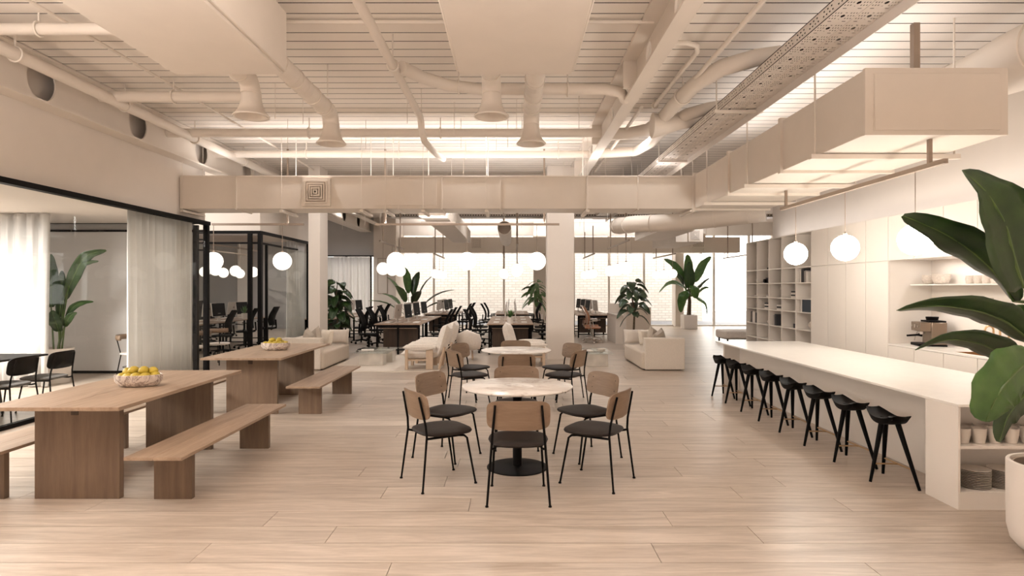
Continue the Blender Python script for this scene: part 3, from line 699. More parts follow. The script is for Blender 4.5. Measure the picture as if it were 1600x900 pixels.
# ---- round-backed dining chairs
def chair_proto(name, label, back_mat, seat_mat, loc, rz):
    t = thing(name, label, 'chair', loc, rz)
    # seat cushion: superellipse pad with a soft dome
    rows = []; N = 32
    def se(a, hw, hd, e=0.55): return (hw*math.copysign(abs(math.cos(a))**e, math.cos(a)), hd*math.copysign(abs(math.sin(a))**e, math.sin(a)))
    m = MB(); vs = []
    for (k_, z) in ((0.0, 0.472), (0.5, 0.472), (0.85, 0.468), (0.97, 0.458), (1.0, 0.446), (0.97, 0.434), (0.85, 0.426), (0.0, 0.424)):
        for i in range(N):
            x, y = se(2*PI*i/N, 0.238*k_+1e-4, 0.23*k_+1e-4); x *= 1-0.12*(-y/0.21 if y < 0 else 0)
            vs.append((x, y+0.015, z+0.012*(x/0.225)**2*0-0.012*max(0, -y/0.21)*0))
    m.add(vs, [(r*N+i, (r+1)*N+i, (r+1)*N+(i+1)%N, r*N+(i+1)%N) for r in range(7) for i in range(N)])
    part('seat', m, seat_mat, t)
    # curved plywood backrest
    W, H = 0.243, 0.115; m = MB(); vs = []; K = 8
    for side in (0, 1):
        for r in range(K+1):
            for i in range(N):
                x, z = se(2*PI*i/N, W*r/K+1e-5, H*r/K+1e-5, 0.42)
                y = -0.262+0.85*x*x+0.17*(-(z))+(0.012 if side else 0)
                vs.append((x, y, 0.685+z))
    q = (K+1)*N; fs = []
    for r in range(K):
        for i in range(N):
            a, b_, c, d = r*N+i, r*N+(i+1)%N, (r+1)*N+(i+1)%N, (r+1)*N+i
            fs.append((a, b_, c, d)); fs.append((q+d, q+c, q+b_, q+a))
    for i in range(N): fs.append((K*N+i, K*N+(i+1)%N, q+K*N+(i+1)%N, q+K*N+i))
    m.add(vs, fs); part('backrest', m, back_mat, t)
    for s_ in (-1, 1):
        part('leg', MB().tube([(s_*0.238, -0.255, 0.0), (s_*0.205, -0.205, 0.44), (s_*0.198, -0.212, 0.53), (s_*0.176, -0.262, 0.765)], [0.0085, 0.010, 0.010, 0.009], 8), 'black', t)
        part('leg', MB().tube([(s_*0.216, 0.235, 0.0), (s_*0.192, 0.165, 0.39), (s_*0.187, 0.14, 0.412), (s_*0.182, 0.09, 0.418), (s_*0.18, -0.17, 0.418), (s_*0.206, -0.207, 0.425)], [0.0085]+[0.010]*5, 8), 'black', t)
        for yy, xx in ((-0.255, 0.238), (0.235, 0.216)): part('foot_glide', MB().lathe([(0.013, 0), (0.013, 0.008), (0.009, 0.014)], 10, s_*xx, yy), 'black', t)
        for zz in (0.64, 0.74): part('screw', MB().ball((s_*0.176, -0.262+0.85*0.176**2-0.17*(zz-0.685)+0.013, zz), 0.0045, 8, 4), 'black', t)
    part('cross_tube', MB().tube([(-0.185, -0.1, 0.418), (0.185, -0.1, 0.418)], 0.008, 6), 'black', t)
    part('cross_tube', MB().tube([(-0.19, 0.12, 0.415), (0.19, 0.12, 0.415)], 0.008, 6), 'black', t)
    return t
def cpos(cx, cy, r, deg):
    a = math.radians(deg); return (cx+r*math.cos(a), cy+r*math.sin(a), 0), math.radians(deg)+PI-PI/2
def round_table(cx, cy, lab):
    t = thing('round_table', lab, 'table', (cx, cy, 0))
    part('marble_top', MB().lathe([(0.47, 0.728), (0.498, 0.733), (0.508, 0.741), (0.508, 0.75), (0.504, 0.752)], 64), 'marble', t)
    part('base_plate', MB().lathe([(0.28, 0), (0.28, 0.008), (0.26, 0.014), (0.06, 0.022)], 40), 'black', t)
    part('pedestal', MB().lathe([(0.042, 0.02), (0.042, 0.66)], 20), 'black', t)
    part('top_plate', MB().lathe([(0.06, 0.66), (0.2, 0.715), (0.3, 0.722), (0.3, 0.728)], 32), 'black', t)
T1 = (0.049, 5.66); T2 = (0.062, 8.94)
round_table(*T1, 'near round white marble table on black pedestal')
round_table(*T2, 'far round white marble table behind the near one')
names = {-90: 'in front with its back to the camera', -31: 'at the near right', 30: 'at the far right', 90: 'behind the tabletop facing the camera', 150: 'at the far left', 211: 'at the near left'}
proto = None
for (cx, cy), wn_ in ((T1, 'near'), (T2, 'far')):
    for dg, tx in names.items():
        loc, rz = cpos(cx, cy, 0.78, dg)
        lb = 'oak-backed dining chair %s of the %s round table' % (tx, wn_)
        if tx.startswith('behind'): lb = 'oak-backed dining chair behind the %s round table facing the camera' % wn_
        if tx.startswith('in front'): lb = 'oak-backed dining chair in front of the %s round table, back to camera' % wn_
        if proto is None: proto = chair_proto('dining_chair', lb, 'oak', 'leather', loc, rz); proto['group'] = 'oak-backed chairs around the round tables'
        else: dup(proto, loc, rz, lb)
bproto = chair_proto('meeting_chair', 'rightmost black-backed chair behind the left glass wall', 'black', 'greyseat', (-6.31, 8.32, 0), PI/2)
bproto['group'] = 'black-backed meeting chairs'
dup(bproto, (-6.31, 7.67, 0), PI/2, 'second black-backed chair from the right behind the left glass')
dup(bproto, (-6.31, 7.02, 0), PI/2, 'black-backed chair cut by the left frame edge behind glass')
t = thing('meeting_table', 'black meeting table at left edge behind the glass wall', 'table', (-7.36, 7.0, 0))
part('table_top', MB().box(-1.0, 1.0, -1.6, 1.43, 0.725, 0.75), 'black', t, bevel=0.004)
for sx in (-0.75, 0.6):
    for sy in (-1.3, 1.0): part('leg', MB().tube([(sx, sy, 0.725), (sx*1.1, sy*1.08, 0)], [0.03, 0.02], 10), 'greyseat', t)

# wooden-back chairs with white seats in the glazed corridor
def white_seat_chair(lab, loc, rz, first=None):
    if first: return dup(first, loc, rz, lab)
    t = thing('bistro_chair', lab, 'chair', loc, rz, 'white-seat chairs behind the left glass')
    part('seat', MB().lathe([(0.001, 0.425), (0.2, 0.425), (0.225, 0.44), (0.22, 0.465), (0.001, 0.475)], 24), 'pot', t)
    m = MB(); pts = [(0.26*math.cos(a), 0.26*math.sin(a)-0.02, 0) for a in [PI+PI*i/12 for i in range(13)]]
    rows = [[(x, y, 0.70) for x, y, _ in pts], [(x*1.04, y*1.04, 0.74) for x, y, _ in pts], [(x, y, 0.79) for x, y, _ in pts]]
    part('backrest', m.grid(rows), 'oak', t, solid=0.03)
    for sx in (-1, 1):
        for sy in (-1, 1): part('leg', MB().tube([(sx*0.2, sy*0.2, 0), (sx*0.15, sy*0.14, 0.43)], 0.01, 6), 'black', t)
        part('back_post', MB().tube([(sx*0.15, -0.14, 0.43), (sx*0.2, -0.19, 0.74)], 0.009, 6), 'black', t)
    part('ring', MB().tube([(0.18*math.cos(2*PI*i/16), 0.18*math.sin(2*PI*i/16), 0.2) for i in range(17)], 0.006, 5), 'black', t)
    return t
wc = white_seat_chair('white-seat chair with wood back beside the near left curtain', (-6.98, 11.35, 0), -PI/2-0.3)
white_seat_chair('white-seat wood-back chair just behind the black corner post', (-6.45, 12.55, 0), 0.4, wc)
white_seat_chair('white-seat wood-back chair farther behind the black corner post', (-6.35, 13.3, 0), -0.3, wc)

# ---- bar stools
def stool():
    t = thing('bar_stool', 'x', 'stool', (3.20, 5.23, 0)); 
    rows = []; nv, nu = 12, 8
    for i in range(nv+1):
        v = -1+2*i/nv; yy = 0.222*v; hw = 0.105*(1-0.35*v**4)-0.012*abs(v)
        z = 0.545+0.055*abs(v)**2.1
        rows.append([(hw*(-1+2*j/nu), yy+0.0, z+0.006*((-1+2*j/nu)**2)) for j in range(nu+1)])
    bot = [[(x*(0.55 if abs(y) > 0.2 else 0.85), y*0.93, z-0.045*(1-abs(y/0.222)**3)-0.006) for x, y, z in r] for r in rows]
    m = MB().grid(rows); m.grid(bot, flip=True)
    n = nu+1; o2 = (nv+1)*n
    ed = [j for j in range(n)]+[i*n+nu for i in range(1, nv+1)]+[nv*n+j for j in range(nu-1, -1, -1)]+[i*n for i in range(nv-1, 0, -1)]
    m.f += [(ed[i], o2+ed[i], o2+ed[(i+1)%len(ed)], ed[(i+1)%len(ed)]) for i in range(len(ed))]
    part('seat', m, 'blackw', t)
    part('seat_disc', MB().lathe([(0.05, 0.54), (0.052, 0.562), (0.04, 0.568), (0.001, 0.569)], 20, 0.02, -0.06), 'blackw', t)
    feet = [(-0.15, 0.0), (0.10, 0.235), (0.115, -0.235)]; tops = [(-0.015, 0.05), (0.03, 0.075), (0.035, -0.06)]
    for (a, b_), (c, d) in zip(feet, tops):
        part('leg', MB().tube([(a, b_, 0), (a+(c-a)*0.5, b_+(d-b_)*0.5, 0.27), (c, d, 0.545)], [0.012, 0.018, 0.024], 10), 'blackw', t)
    L = lambda i, f: (feet[i][0]+(tops[i][0]-feet[i][0])*f, feet[i][1]+(tops[i][1]-feet[i][1])*f, 0.545*f)
    p, q, r_ = L(1, 0.28), L(2, 0.28), L(0, 0.28); mid = tuple((a+b_)/2 for a, b_ in zip(p, q))
    part('foot_rail', MB().tube([p, q], 0.007, 8), 'brass', t); part('foot_rail', MB().tube([r_, mid], 0.007, 8), 'brass', t)
    return t
st = stool(); st['group'] = 'black bar stools along the island'
for i in range(8):
    lb = 'black three-legged bar stool nearest the camera at the island' if i == 0 else ('black three-legged bar stool at the far end of the row' if i == 7 else '%s black three-legged bar stool from the near end of island' % ORD[i])
    if i == 0: st['label'] = lb
    else: dup(st, (3.20, 5.23+0.592*i, 0), random.uniform(-.03, .03), lb)

# ---- kitchen island
t = thing('kitchen_island', 'long white kitchen island with thin worktop and end shelves', 'island', (0, 0, 0))
IX0, IX1, IY0, IY1, IH = 3.313, 4.67, 4.563, 10.0, 0.785
part('worktop', MB().box(IX0, IX1, IY0, IY1, IH-0.02, IH), 'stone', t, bevel=0.002)
part('side_panel', MB().box(IX0+0.004, IX0+0.021, IY0+0.004, 4.93, 0, IH-0.02), 'white', t, bevel=0.001)
part('side_panel', MB().box(IX1-0.021, IX1-0.004, IY0+0.004, IY1, 0, IH-0.02), 'white', t)
part('return_panel', MB().box(IX0+0.021, 3.67, 4.905, 4.93, 0, IH-0.02), 'white', t)
part('front_panel', MB().box(3.67, 3.69, 4.93, 9.9, 0, IH-0.02), 'white', t)
part('end_support', MB().box(3.42, 4.64, 9.9, 9.95, 0, IH-0.02), 'white', t)
part('shelf', MB().box(IX0+0.021, IX1-0.021, IY0+0.006, 4.889, 0.452, 0.474), 'white', t)
part('shelf', MB().box(IX0+0.021, IX1-0.021, IY0+0.006, 4.889, 0.112, 0.129), 'white', t)
part('plinth', MB().box(IX0+0.021, IX1-0.021, IY0+0.006, IY0+0.02, 0, 0.112), 'white', t)
part('back_panel', MB().box(IX0+0.021, IX1-0.021, 4.89, 4.905, 0.129, IH-0.02), 'white', t)
# cups in the island shelf
cp = MB().lathe([(0.03, 0), (0.036, 0.003), (0.045, 0.05), (0.052, 0.115), (0.049, 0.116), (0.041, 0.05), (0.03, 0.008), (0.001, 0.008)], 24)
c0 = None
for r in range(2):
    for i in range(7):
        lab = '%s white ceramic cup from the left, %s row on the island shelf' % (ORD[i], 'front' if r == 0 else 'back')
        loc = (3.42+0.122*i-0.02*r, 4.66+0.125*r, 0.474)
        if c0 is None: c0 = single('cup', cp, 'ceramic', lab, 'cup', loc, group='white cups on the island shelf')
        else: dup(c0, loc, label=lab)
pl = MB().lathe([(0.001, 0.004), (0.05, 0.004), (0.055, 0.0), (0.062, 0.004), (0.105, 0.013), (0.106, 0.016), (0.06, 0.009), (0.001, 0.008)], 28)
p0 = None
for sx, wn_ in ((3.545, 'left'), (3.765, 'middle'), (3.985, 'right')):
    for i in range(11):
        rank = 10-i
        lab = ('topmost' if rank == 0 else 'lowest' if rank == 10 else ORD[rank]+' from the top') + ' white plate in the %s stack on the lower island shelf' % wn_
        if rank in range(1, 10): lab = 'white plate %s in the %s stack, lower island shelf' % (ORD[rank]+' from the top', wn_)
        loc = (sx, 4.71, 0.129+0.0125*i)
        if p0 is None: p0 = single('plate', pl, 'ceramic', lab, 'plate', loc, group='white plates stacked on the lower island shelf')
        else: dup(p0, loc, label=lab)

# ---- kitchen wall
CX = 5.10; WXI = 5.688
seams = [10.46-0.5325*i for i in range(14)]
for i in range(4):
    y1_, y0_ = seams[i], seams[i+1]
    t = thing('tall_cabinet', ['tall white cabinet directly beside the open shelving', 'second tall white cabinet from the open shelving', 'third tall white cabinet from the open shelving', 'tall white cabinet beside the coffee niche'][i], 'cabinet', (0, 0, 0), 0, 'tall white handleless cabinets')
    part('carcass', MB().box(CX+0.022, WXI, y0_+0.001, y1_-0.001, 0, 2.62), 'white', t)
    part('door', MB().box(CX, CX+0.02, y0_+0.005, y1_-0.005, 0.06, 2.012), 'white', t, bevel=0.0015)
    part('upper_door', MB().box(CX, CX+0.02, y0_+0.005, y1_-0.005, 2.021, 2.62), 'white', t, bevel=0.0015)
for i in range(4, 12):
    y1_, y0_ = seams[i], seams[i+1]
    t = thing('wall_cabinet', '%s white wall cabinet from the tall units above the niche' % ORD[i-4], 'cabinet', (0, 0, 0), 0, 'white wall cabinets above the niche')
    part('carcass', MB().box(CX+0.022, WXI, y0_+0.001, y1_-0.001, 2.025, 2.62), 'white', t)
    part('door', MB().box(CX, CX+0.02, y0_+0.005, y1_-0.005, 2.021, 2.62), 'white', t, bevel=0.0015)
    t = thing('base_cabinet', '%s white base cabinet from the tall units under the worktop' % ORD[i-4], 'cabinet', (0, 0, 0), 0, 'white base cabinets under the niche')
    part('carcass', MB().box(CX+0.022, WXI, y0_+0.001, y1_-0.001, 0.06, 0.795 if i in (6, 7) else 0.879), 'white', t)
    part('door', MB().box(CX, CX+0.02, y0_+0.005, y1_-0.005, 0.07, 0.876), 'white', t, bevel=0.0015)
t = thing('kitchen_worktop', 'white back worktop in the kitchen niche', 'worktop', (0, 0, 0))
part('top', MB().box(CX-0.004, WXI, 7.22, seams[4]-0.002, 0.88, 0.90).box(CX-0.004, WXI, seams[12], 6.68, 0.88, 0.90).box(CX-0.004, 5.2, 6.68, 7.22, 0.88, 0.90).box(5.5, WXI, 6.68, 7.22, 0.88, 0.90), 'stone', t)
part('sink', MB().box(5.2, 5.5, 6.68, 7.22, 0.80, 0.805).box(5.2, 5.205, 6.68, 7.22, 0.805, 0.9).box(5.495, 5.5, 6.68, 7.22, 0.805, 0.9).box(5.2, 5.5, 7.215, 7.22, 0.805, 0.9).box(5.2, 5.5, 6.68, 6.685, 0.805, 0.9), 'brass', t)
single('wall_shelf', MB().box(5.375, WXI, seams[12], 8.296, 1.685, 1.70), 'stone', 'upper white shelf in the kitchen niche holding bowls and mugs', 'shelf')
single('wall_shelf', MB().box(5.45, WXI, seams[12], 8.296, 1.428, 1.443), 'stone', 'lower white shelf in the kitchen niche holding drinking glasses', 'shelf')
def bowl(r, h, x, y, lab):
    single('bowl', MB().lathe([(r*0.45, 0), (r*0.75, 0.012), (r*0.97, h*0.5), (r, h), (r*0.95, h), (r*0.9, h*0.5), (r*0.6, 0.02), (0.001, 0.02)], 28), 'speckle', lab, 'bowl', (x, y, 1.70))
bowl(0.075, 0.12, 5.53, 8.16, 'small stoneware bowl on the upper niche shelf'); bowl(0.105, 0.13, 5.54, 7.93, 'large stoneware bowl on the upper niche shelf')
for i in range(4):
    t = thing('mug', ['leftmost', 'second', 'third', 'fourth'][i]+(' pale mug' if i == 0 else ' pale mug from the left')+' on the upper niche shelf', 'mug', (5.53, 7.42-0.13*i, 1.70), 0, 'pale mugs on the niche shelf')
    part('cup', MB().lathe([(0.03, 0), (0.04, 0.004), (0.044, 0.05), (0.042, 0.1), (0.039, 0.1), (0.04, 0.05), (0.033, 0.01), (0.001, 0.01)], 20), 'speckle', t)
    part('handle', MB().tube([(0, 0.042, 0.08), (0, 0.07, 0.075), (0, 0.075, 0.05), (0, 0.06, 0.03), (0, 0.042, 0.03)], 0.006, 6), 'speckle', t)
g0 = None
for i in range(8):
    lab = '%s drinking glass from the left on the lower niche shelf' % ORD[i]
    loc = (5.57, 7.75-0.085*i, 1.443)
    if g0 is None: g0 = single('drinking_glass', MB().lathe([(0.028, 0), (0.034, 0.09), (0.032, 0.09), (0.026, 0.006), (0.001, 0.006)], 16), 'mirror', lab, 'glass', loc, group='drinking glasses on the lower niche shelf')
    else: dup(g0, loc, label=lab)
# coffee machine
t = thing('coffee_machine', 'metallic coffee machine on the back worktop', 'coffee machine', (5.40, 8.0, 0.90), -PI/2-0.25)
part('body', MB().box(-0.15, 0.15, 0.0, 0.18, 0.02, 0.31), 'coffee', t, bevel=0.012)
part('head', MB().box(-0.15, 0.15, -0.13, 0.0, 0.19, 0.31), 'coffee', t, bevel=0.01)
part('drip_tray', MB().box(-0.14, 0.14, -0.14, 0.0, 0, 0.035), 'black', t, bevel=0.004)
part('base', MB().box(-0.15, 0.15, 0.0, 0.18, 0, 0.02), 'black', t)
part('hopper', MB().lathe([(0.06, 0.31), (0.075, 0.37), (0.07, 0.375), (0.001, 0.375)], 20, -0.05, 0.08), 'black', t)
part('warming_rail', MB().box(-0.14, 0.14, -0.02, 0.17, 0.31, 0.33), 'black', t)
part('group_head', MB().lathe([(0.03, 0.15), (0.035, 0.19)], 16, 0.03, -0.07), 'steel', t)
part('portafilter', MB().tube([(0.03, -0.07, 0.145), (0.03, -0.12, 0.14), (0.03, -0.24, 0.13)], [0.03, 0.013, 0.013], 10), 'black', t)
part('gauge', MB().lathe([(0.025, 0), (0.025, 0.01)], 16).xf((0.0, -0.13, 0.255), (PI/2, 0, 0)), 'steel', t)
for x in (-0.1, 0.1): part('button', MB().lathe([(0.012, 0), (0.012, 0.012)], 12).xf((x, -0.13, 0.255), (PI/2, 0, 0)), 'steel', t)
part('steam_wand', MB().tube([(-0.11, -0.06, 0.19), (-0.12, -0.09, 0.12), (-0.12, -0.1, 0.06)], 0.006, 6), 'steel', t)
for y in (7.12, 6.9):
    t = thing('kitchen_tap', 'brass gooseneck tap, %s of the pair at the sink' % ('left' if y > 7 else 'right'), 'tap', (5.58, y, 0.9), 0)
    h = 0.26 if y > 7 else 0.30
    part('spout', MB().tube([(0, 0, 0), (0, 0, h)]+arc((-0.05, 0, h), 0.05, 0, PI, 8, 'xz')+[(-0.1, 0, h-0.09)], 0.011, 10), 'brass', t)
    part('base', MB().lathe([(0.025, 0), (0.025, 0.02), (0.014, 0.03)], 16), 'brass', t)
    part('lever', MB().tube([(0, 0.0, 0.08), (0, 0.07, 0.09)], 0.007, 8), 'brass', t)

# ---- open shelving
t = thing('shelving_unit', 'tall white open shelving of square cells at end of kitchen wall', 'shelving', (0, 0, 0))
Ys = [10.46+0.58*i for i in range(6)]; Zs = [0.05, 0.33, 0.62, 0.911, 1.22, 1.457, 1.74, 2.017, 2.62]
for y in Ys: part('upright', MB().box(CX, WXI-0.02, y+0.001, y+0.021 if y < 13.3 else y+0.02, 0, 2.62), 'white', t)
for z in Zs:
    for i in range(5): part('shelf', MB().box(CX+0.002, WXI-0.02, Ys[i]+0.021, Ys[i+1]+0.001, z-0.009, z+0.009), 'white', t)
part('back_panel', MB().box(WXI-0.02, WXI-0.002, Ys[0], Ys[5]+0.02, 0, 2.62), 'white', t)
def cell(c, r): return Ys[c]+0.04, Ys[c+1]-0.02, [2.017, 1.74, 1.457, 1.22, 0.911][r]+0.009   # far side = larger Y (left in the photo)
def books(c, r, specs, y_start, place, lie=False):
    y0_, y1_, z = cell(c, r); p = y_start
    for i, (w_, h, mt) in enumerate(specs):
        nm = {'bookb': 'black', 'bookw': 'white', 'bookg': 'grey', 'bookn': 'dark blue'}[mt]
        pos = ORD[i]+(' from the left' if not lie else ' from the bottom')
        if lie: m = MB().box(CX+0.05, CX+0.27, y_start-0.1, y_start+0.1, z, z+w_-0.002); z += w_
        else: m = MB().box(CX+0.04, CX+0.24, p-w_+0.002, p, z, z+h); p -= w_
        single('book', m, mt, '%s book, %s, in the %s' % (nm, pos, place), 'book', group='books in the open shelving')
B, Wt, G_, N_ = 'bookb', 'bookw', 'bookg', 'bookn'
books(0, 1, [(0.05, 0.22, Wt), (0.06, 0.235, B), (0.05, 0.24, B), (0.04, 0.2, G_), (0.035, 0.21, G_), (0.03, 0.19, Wt)], 10.97, 'first column, second cell down')
books(1, 1, [(0.03, 0.22, Wt), (0.02, 0.22, B)], 11.12, 'second column, second cell down')
books(1, 2, [(0.035, 0, Wt), (0.03, 0, B), (0.035, 0, Wt), (0.03, 0, B)], 11.24, 'second column, third cell down', True)
books(1, 3, [(0.03, 0.2, B)], 11.09, 'second column, fourth cell down')
books(2, 1, [(0.04, 0.2, B), (0.03, 0.18, G_)], 11.72, 'third column, second cell down')
books(2, 3, [(0.03, 0, Wt), (0.04, 0, B), (0.03, 0, Wt)], 11.85, 'third column, fourth cell down', True)
books(2, 4, [(0.05, 0.2, G_), (0.05, 0.22, B), (0.04, 0.21, B)], 12.08, 'third column, fifth cell down')
books(3, 3, [(0.035, 0, Wt), (0.03, 0, B), (0.03, 0, Wt), (0.03, 0, B)], 12.43, 'fourth column, fourth cell down', True)
books(3, 2, [(0.03, 0, Wt), (0.025, 0, G_)], 12.35, 'fourth column, third cell down', True)
books(4, 2, [(0.02, 0, G_), (0.02, 0, Wt)], 13.0, 'fifth column, third cell down', True)
books(4, 4, [(0.06, 0.23, B), (0.05, 0.22, G_), (0.05, 0.24, Wt), (0.05, 0.22, Wt), (0.05, 0.22, G_), (0.04, 0.21, B)], 13.22, 'fifth column, fifth cell down')
books(1, 4, [(0.03, 0, B), (0.05, 0, B)], 11.15, 'second column, fifth cell down', True)
z = 1.22+0.009
single('picture_book', MB().box(CX+0.03, CX+0.055, 10.52, 10.86, z, z+0.22), 'bookn', 'large dark picture book propped in first column', 'book')
single('picture_book', MB().box(CX+0.02, CX+0.19, 10.87, 10.895, z, z+0.215), 'bookw', 'pale magazine standing beside the large dark picture book', 'book')
for (y, zz, r, lb) in ((10.60, 1.466, 0.05, 'small brass-footed globe lamp in first shelving column'), (11.70, 0.92, 0.045, 'small brass-footed globe lamp in third shelving column')):
    t = thing('table_lamp', lb, 'lamp', (CX+0.12, y, zz))
    part('foot', MB().lathe([(0.03, 0), (0.03, 0.07)], 16), 'brass', t); part('globe', MB().ball((0, 0, 0.07+r), r, 16, 10), 'globes', t)
single('gourd_vase', MB().lathe([(0.04, 0), (0.075, 0.02), (0.1, 0.07), (0.095, 0.115), (0.06, 0.15), (0.025, 0.165), (0.02, 0.18), (0.028, 0.2), (0.02, 0.235), (0.004, 0.26), (0.001, 0.262)], 24), 'speckle', 'grey gourd-shaped vase low in the first shelving column', 'vase', (CX+0.16, 10.68, 0.92))
single('folded_sculpture', MB().add([(0,0.15,0.2),(0,-0.05,0),(0.06,-0.12,0.02),(0.02,-0.03,0.03),(0.1,-0.14,0.11)], [(0,1,2),(0,2,4),(0,3,1),(1,3,4,2),(0,4,3)]), 'bookw', 'white folded paper sculpture in the third shelving column', 'sculpture', (CX+0.1, 11.78, 1.466), smooth=False)
t = thing('house_sculpture', 'white house-shaped sculpture on black foot high in shelving', 'sculpture', (CX+0.15, 12.42, 2.026))
part('foot', MB().box(-0.05, 0.05, -0.11, 0.11, 0, 0.04), 'black', t)
part('roof', MB().tube([(0, 0.12, 0.2), (0, -0.03, 0.34), (0, -0.13, 0.42)], 0.02, 6).tube([(0, 0.12, 0.2), (0, 0.06, 0.2), (0, 0.05, 0.04)], 0.03, 6).tube([(0,-0.13,0.42),(0,-0.13,0.04)], 0.012, 6), 'bookw', t)
t = thing('old_camera', 'old black camera in the fourth shelving column', 'camera', (CX+0.12, 12.5, 1.749))
part('body', MB().box(-0.05, 0.05, -0.12, 0.12, 0, 0.085), 'bookb', t, bevel=0.01); part('lens', MB().tube([(-0.05, 0, 0.045), (-0.1, 0, 0.045)], 0.035, 14), 'black', t)
part('top_housing', MB().box(-0.03, 0.03, -0.07, 0.07, 0.085, 0.11), 'bookb', t)
single('bowl', MB().lathe([(0.03, 0), (0.08, 0.03), (0.1, 0.07), (0.095, 0.07), (0.03, 0.01), (0.001, 0.01)], 20), 'bookw', 'white dish low in the fourth shelving column', 'bowl', (CX+0.15, 12.4, 0.92))
single('glass_globe', MB().ball((0, 0, 0.06), 0.06, 16, 10), 'ceramic', 'round pale ornament in the farthest shelving column', 'ornament', (CX+0.15, 13.05, 1.749))

# ================================================================== PENDANT LAMPS
def pendant(x, y, z, ztop, r, label, group=None, mat='globe'):
    t = thing('globe_pendant', label, 'pendant lamp', (x, y, z), 0, group)
    part('globe', MB().ball((0, 0, 0), r, 32, 20), mat, t)
    part('cord', MB().tube([(0, 0, r), (0, 0, ztop-z)], 0.004 if y < 10 else 0.006, 6), 'rail', t)
    part('cap', MB().lathe([(0.025, r-0.004), (0.025, r+0.02), (0.006, r+0.03)], 14), 'rail', t)
    part('finial', MB().lathe([(0.001, -r-0.012), (0.008, -r-0.01), (0.008, -r+0.004)], 8), 'rail', t)
    return t
def track(x0, y0, x1, y1, z, label, stubs=(), ztop=4.5):
    t = thing('lamp_track', label, 'lamp track', (0, 0, 0)); h = 0.022
    if abs(x1-x0) > abs(y1-y0): part('rail', MB().box(x0, x1, y0-h, y0+h, z-h, z+h), 'rail', t)
    else: part('rail', MB().box(x0-h, x0+h, y0, y1, z-h, z+h), 'rail', t)
    for (x, y) in stubs: part('drop_rod', MB().box(x-0.017, x+0.017, y-0.017, y+0.017, z+h, ztop), 'rail', t)
track(3.99, 5.65, 3.99, 9.1, 2.82, 'long lamp track hanging under the deep duct over the island', [(3.99, 5.87), (3.99, 8.95)], 3.07)
for y, lb in ((6.08, 'nearest globe pendant over the island, partly behind a leaf'), (7.36, 'middle globe pendant of three over the island'), (8.64, 'farthest globe pendant of three over the island')):
    pendant(3.99, y, 2.13, 2.80, 0.154, lb, 'globe pendants over the island')
track(-6.15, 12.6, -4.27, 12.6, 2.955, 'lamp track crossing behind the left black corner post', [(-4.6, 12.6)])
track(-2.81, 12.6, 0.97, 12.6, 2.955, 'lamp track crossing the lounge behind the long duct', [(-2.6, 12.6), (0.66, 12.6)])
for x, lb in ((-6.12, 'globe pendant behind the black corner post of glass room'), (-4.71, 'globe pendant in front of the second glass room curtain'), (-2.38, 'globe pendant at the left end of the lounge track'), (-0.92, 'globe pendant at the middle of the lounge track'), (0.51, 'globe pendant beside the centre column left side')):
    pendant(x, 12.6, 2.20, 2.935, 0.185, lb, 'globe pendants over the lounge', 'globel')
rows_ = [(-3.4, 16.2, 'left row over the first desks'), (-2.75, 22.0, 'left row over the rear desks'), (-0.3, 21.5, 'middle row over the rear desks'),
         (0.15, 17.0, 'middle row over the front desks'), (2.95, 15.9, 'row right of the centre column'), (2.9, 22.0, 'far row right of the centre column'),
         (5.75, 22.0, 'row left of the tall banana plant'), (8.6, 22.0, 'row at the far right by the bright window'), (-8.3, 17.2, 'row inside the second glass room'), (-9.7, 19.4, 'far left row beyond the glass room')]
for x, y, nm in rows_:
    track(x, y-0.4, x, y+3.0, 2.86, 'lamp track of the '+nm, [(x, y), (x, y+2.5)], 3.88 if 2.8 < x < 3 else 4.5)
    for i in range(3):
        pendant(x, y+1.25*i, 2.16, 2.84, 0.165, '%s globe pendant of the %s' % (('nearest', 'middle', 'farthest')[i], nm), 'globe pendants over the desks', 'globes')

# ================================================================== LOUNGE
single('rug', MB().slab(rrect(2.27, 3.0, 0.03, 3), 0.001, 0.016), 'rug', 'large light rug under the left lounge group', 'rug', (-2.585, 13.55, 0))
single('rug', MB().slab(rrect(2.0, 4.2, 0.03, 3), 0.001, 0.012), 'rug', 'large light rug under the right lounge group', 'rug', (1.62, 14.15, 0)) if 0 else None
def cushion(w_, d, h, puff=1.0):
    m = MB(); N = 10; top, bot = [], []
    for j in range(N+1):
        v = -1+2*j/N; rt_, rb = [], []
        for i in range(N+1):
            u = -1+2*i/N; e = (max(0, (1-u**4)*(1-v**4)))**0.5
            pin = 1-0.06*(1-abs(u))*(abs(v) > 0.99)-0
            x = u*w_/2*(1-0.07*(1-v*v)*0+(-0.05)*(1-abs(v)**2)*(abs(u))); y = v*d/2*(1-0.05*(1-u*u))
            rt_.append((x, y, e*h/2)); rb.append((x, y, -e*h/2))
        top.append(rt_); bot.append(rb)
    m.grid(top); m.grid(bot, flip=True); return m
def sofa(s_, lab):
    # s_=+1: back on +X side
    t = thing('sofa', lab, 'sofa', (s_*3.02-(1.17 if s_ < 0 else 0), 12.3, 0.0))
    X = lambda a: a*s_
    part('seat_base', MB().box(X(-0.42), X(0.42), 0.02, 1.95, 0.02, 0.365), 'sofa', t, bevel=0.045, seg=4)
    part('armrest', MB().box(X(-0.36), X(0.44), -0.02, 0.2, 0.015, 0.645), 'sofaface', t, bevel=0.02, seg=3)
    part('backrest', MB().box(X(0.22), X(0.44), 0.2, 1.95, 0.015, 0.60), 'sofaface', t, bevel=0.03, seg=3)
    part('plinth', MB().box(X(-0.36), X(0.38), 0.08, 1.9, 0.0, 0.02), 'black', t)
sofa(1, 'light sofa at the right, seen behind the far round table'); sofa(-1, 'light sofa at the left behind the far long table')
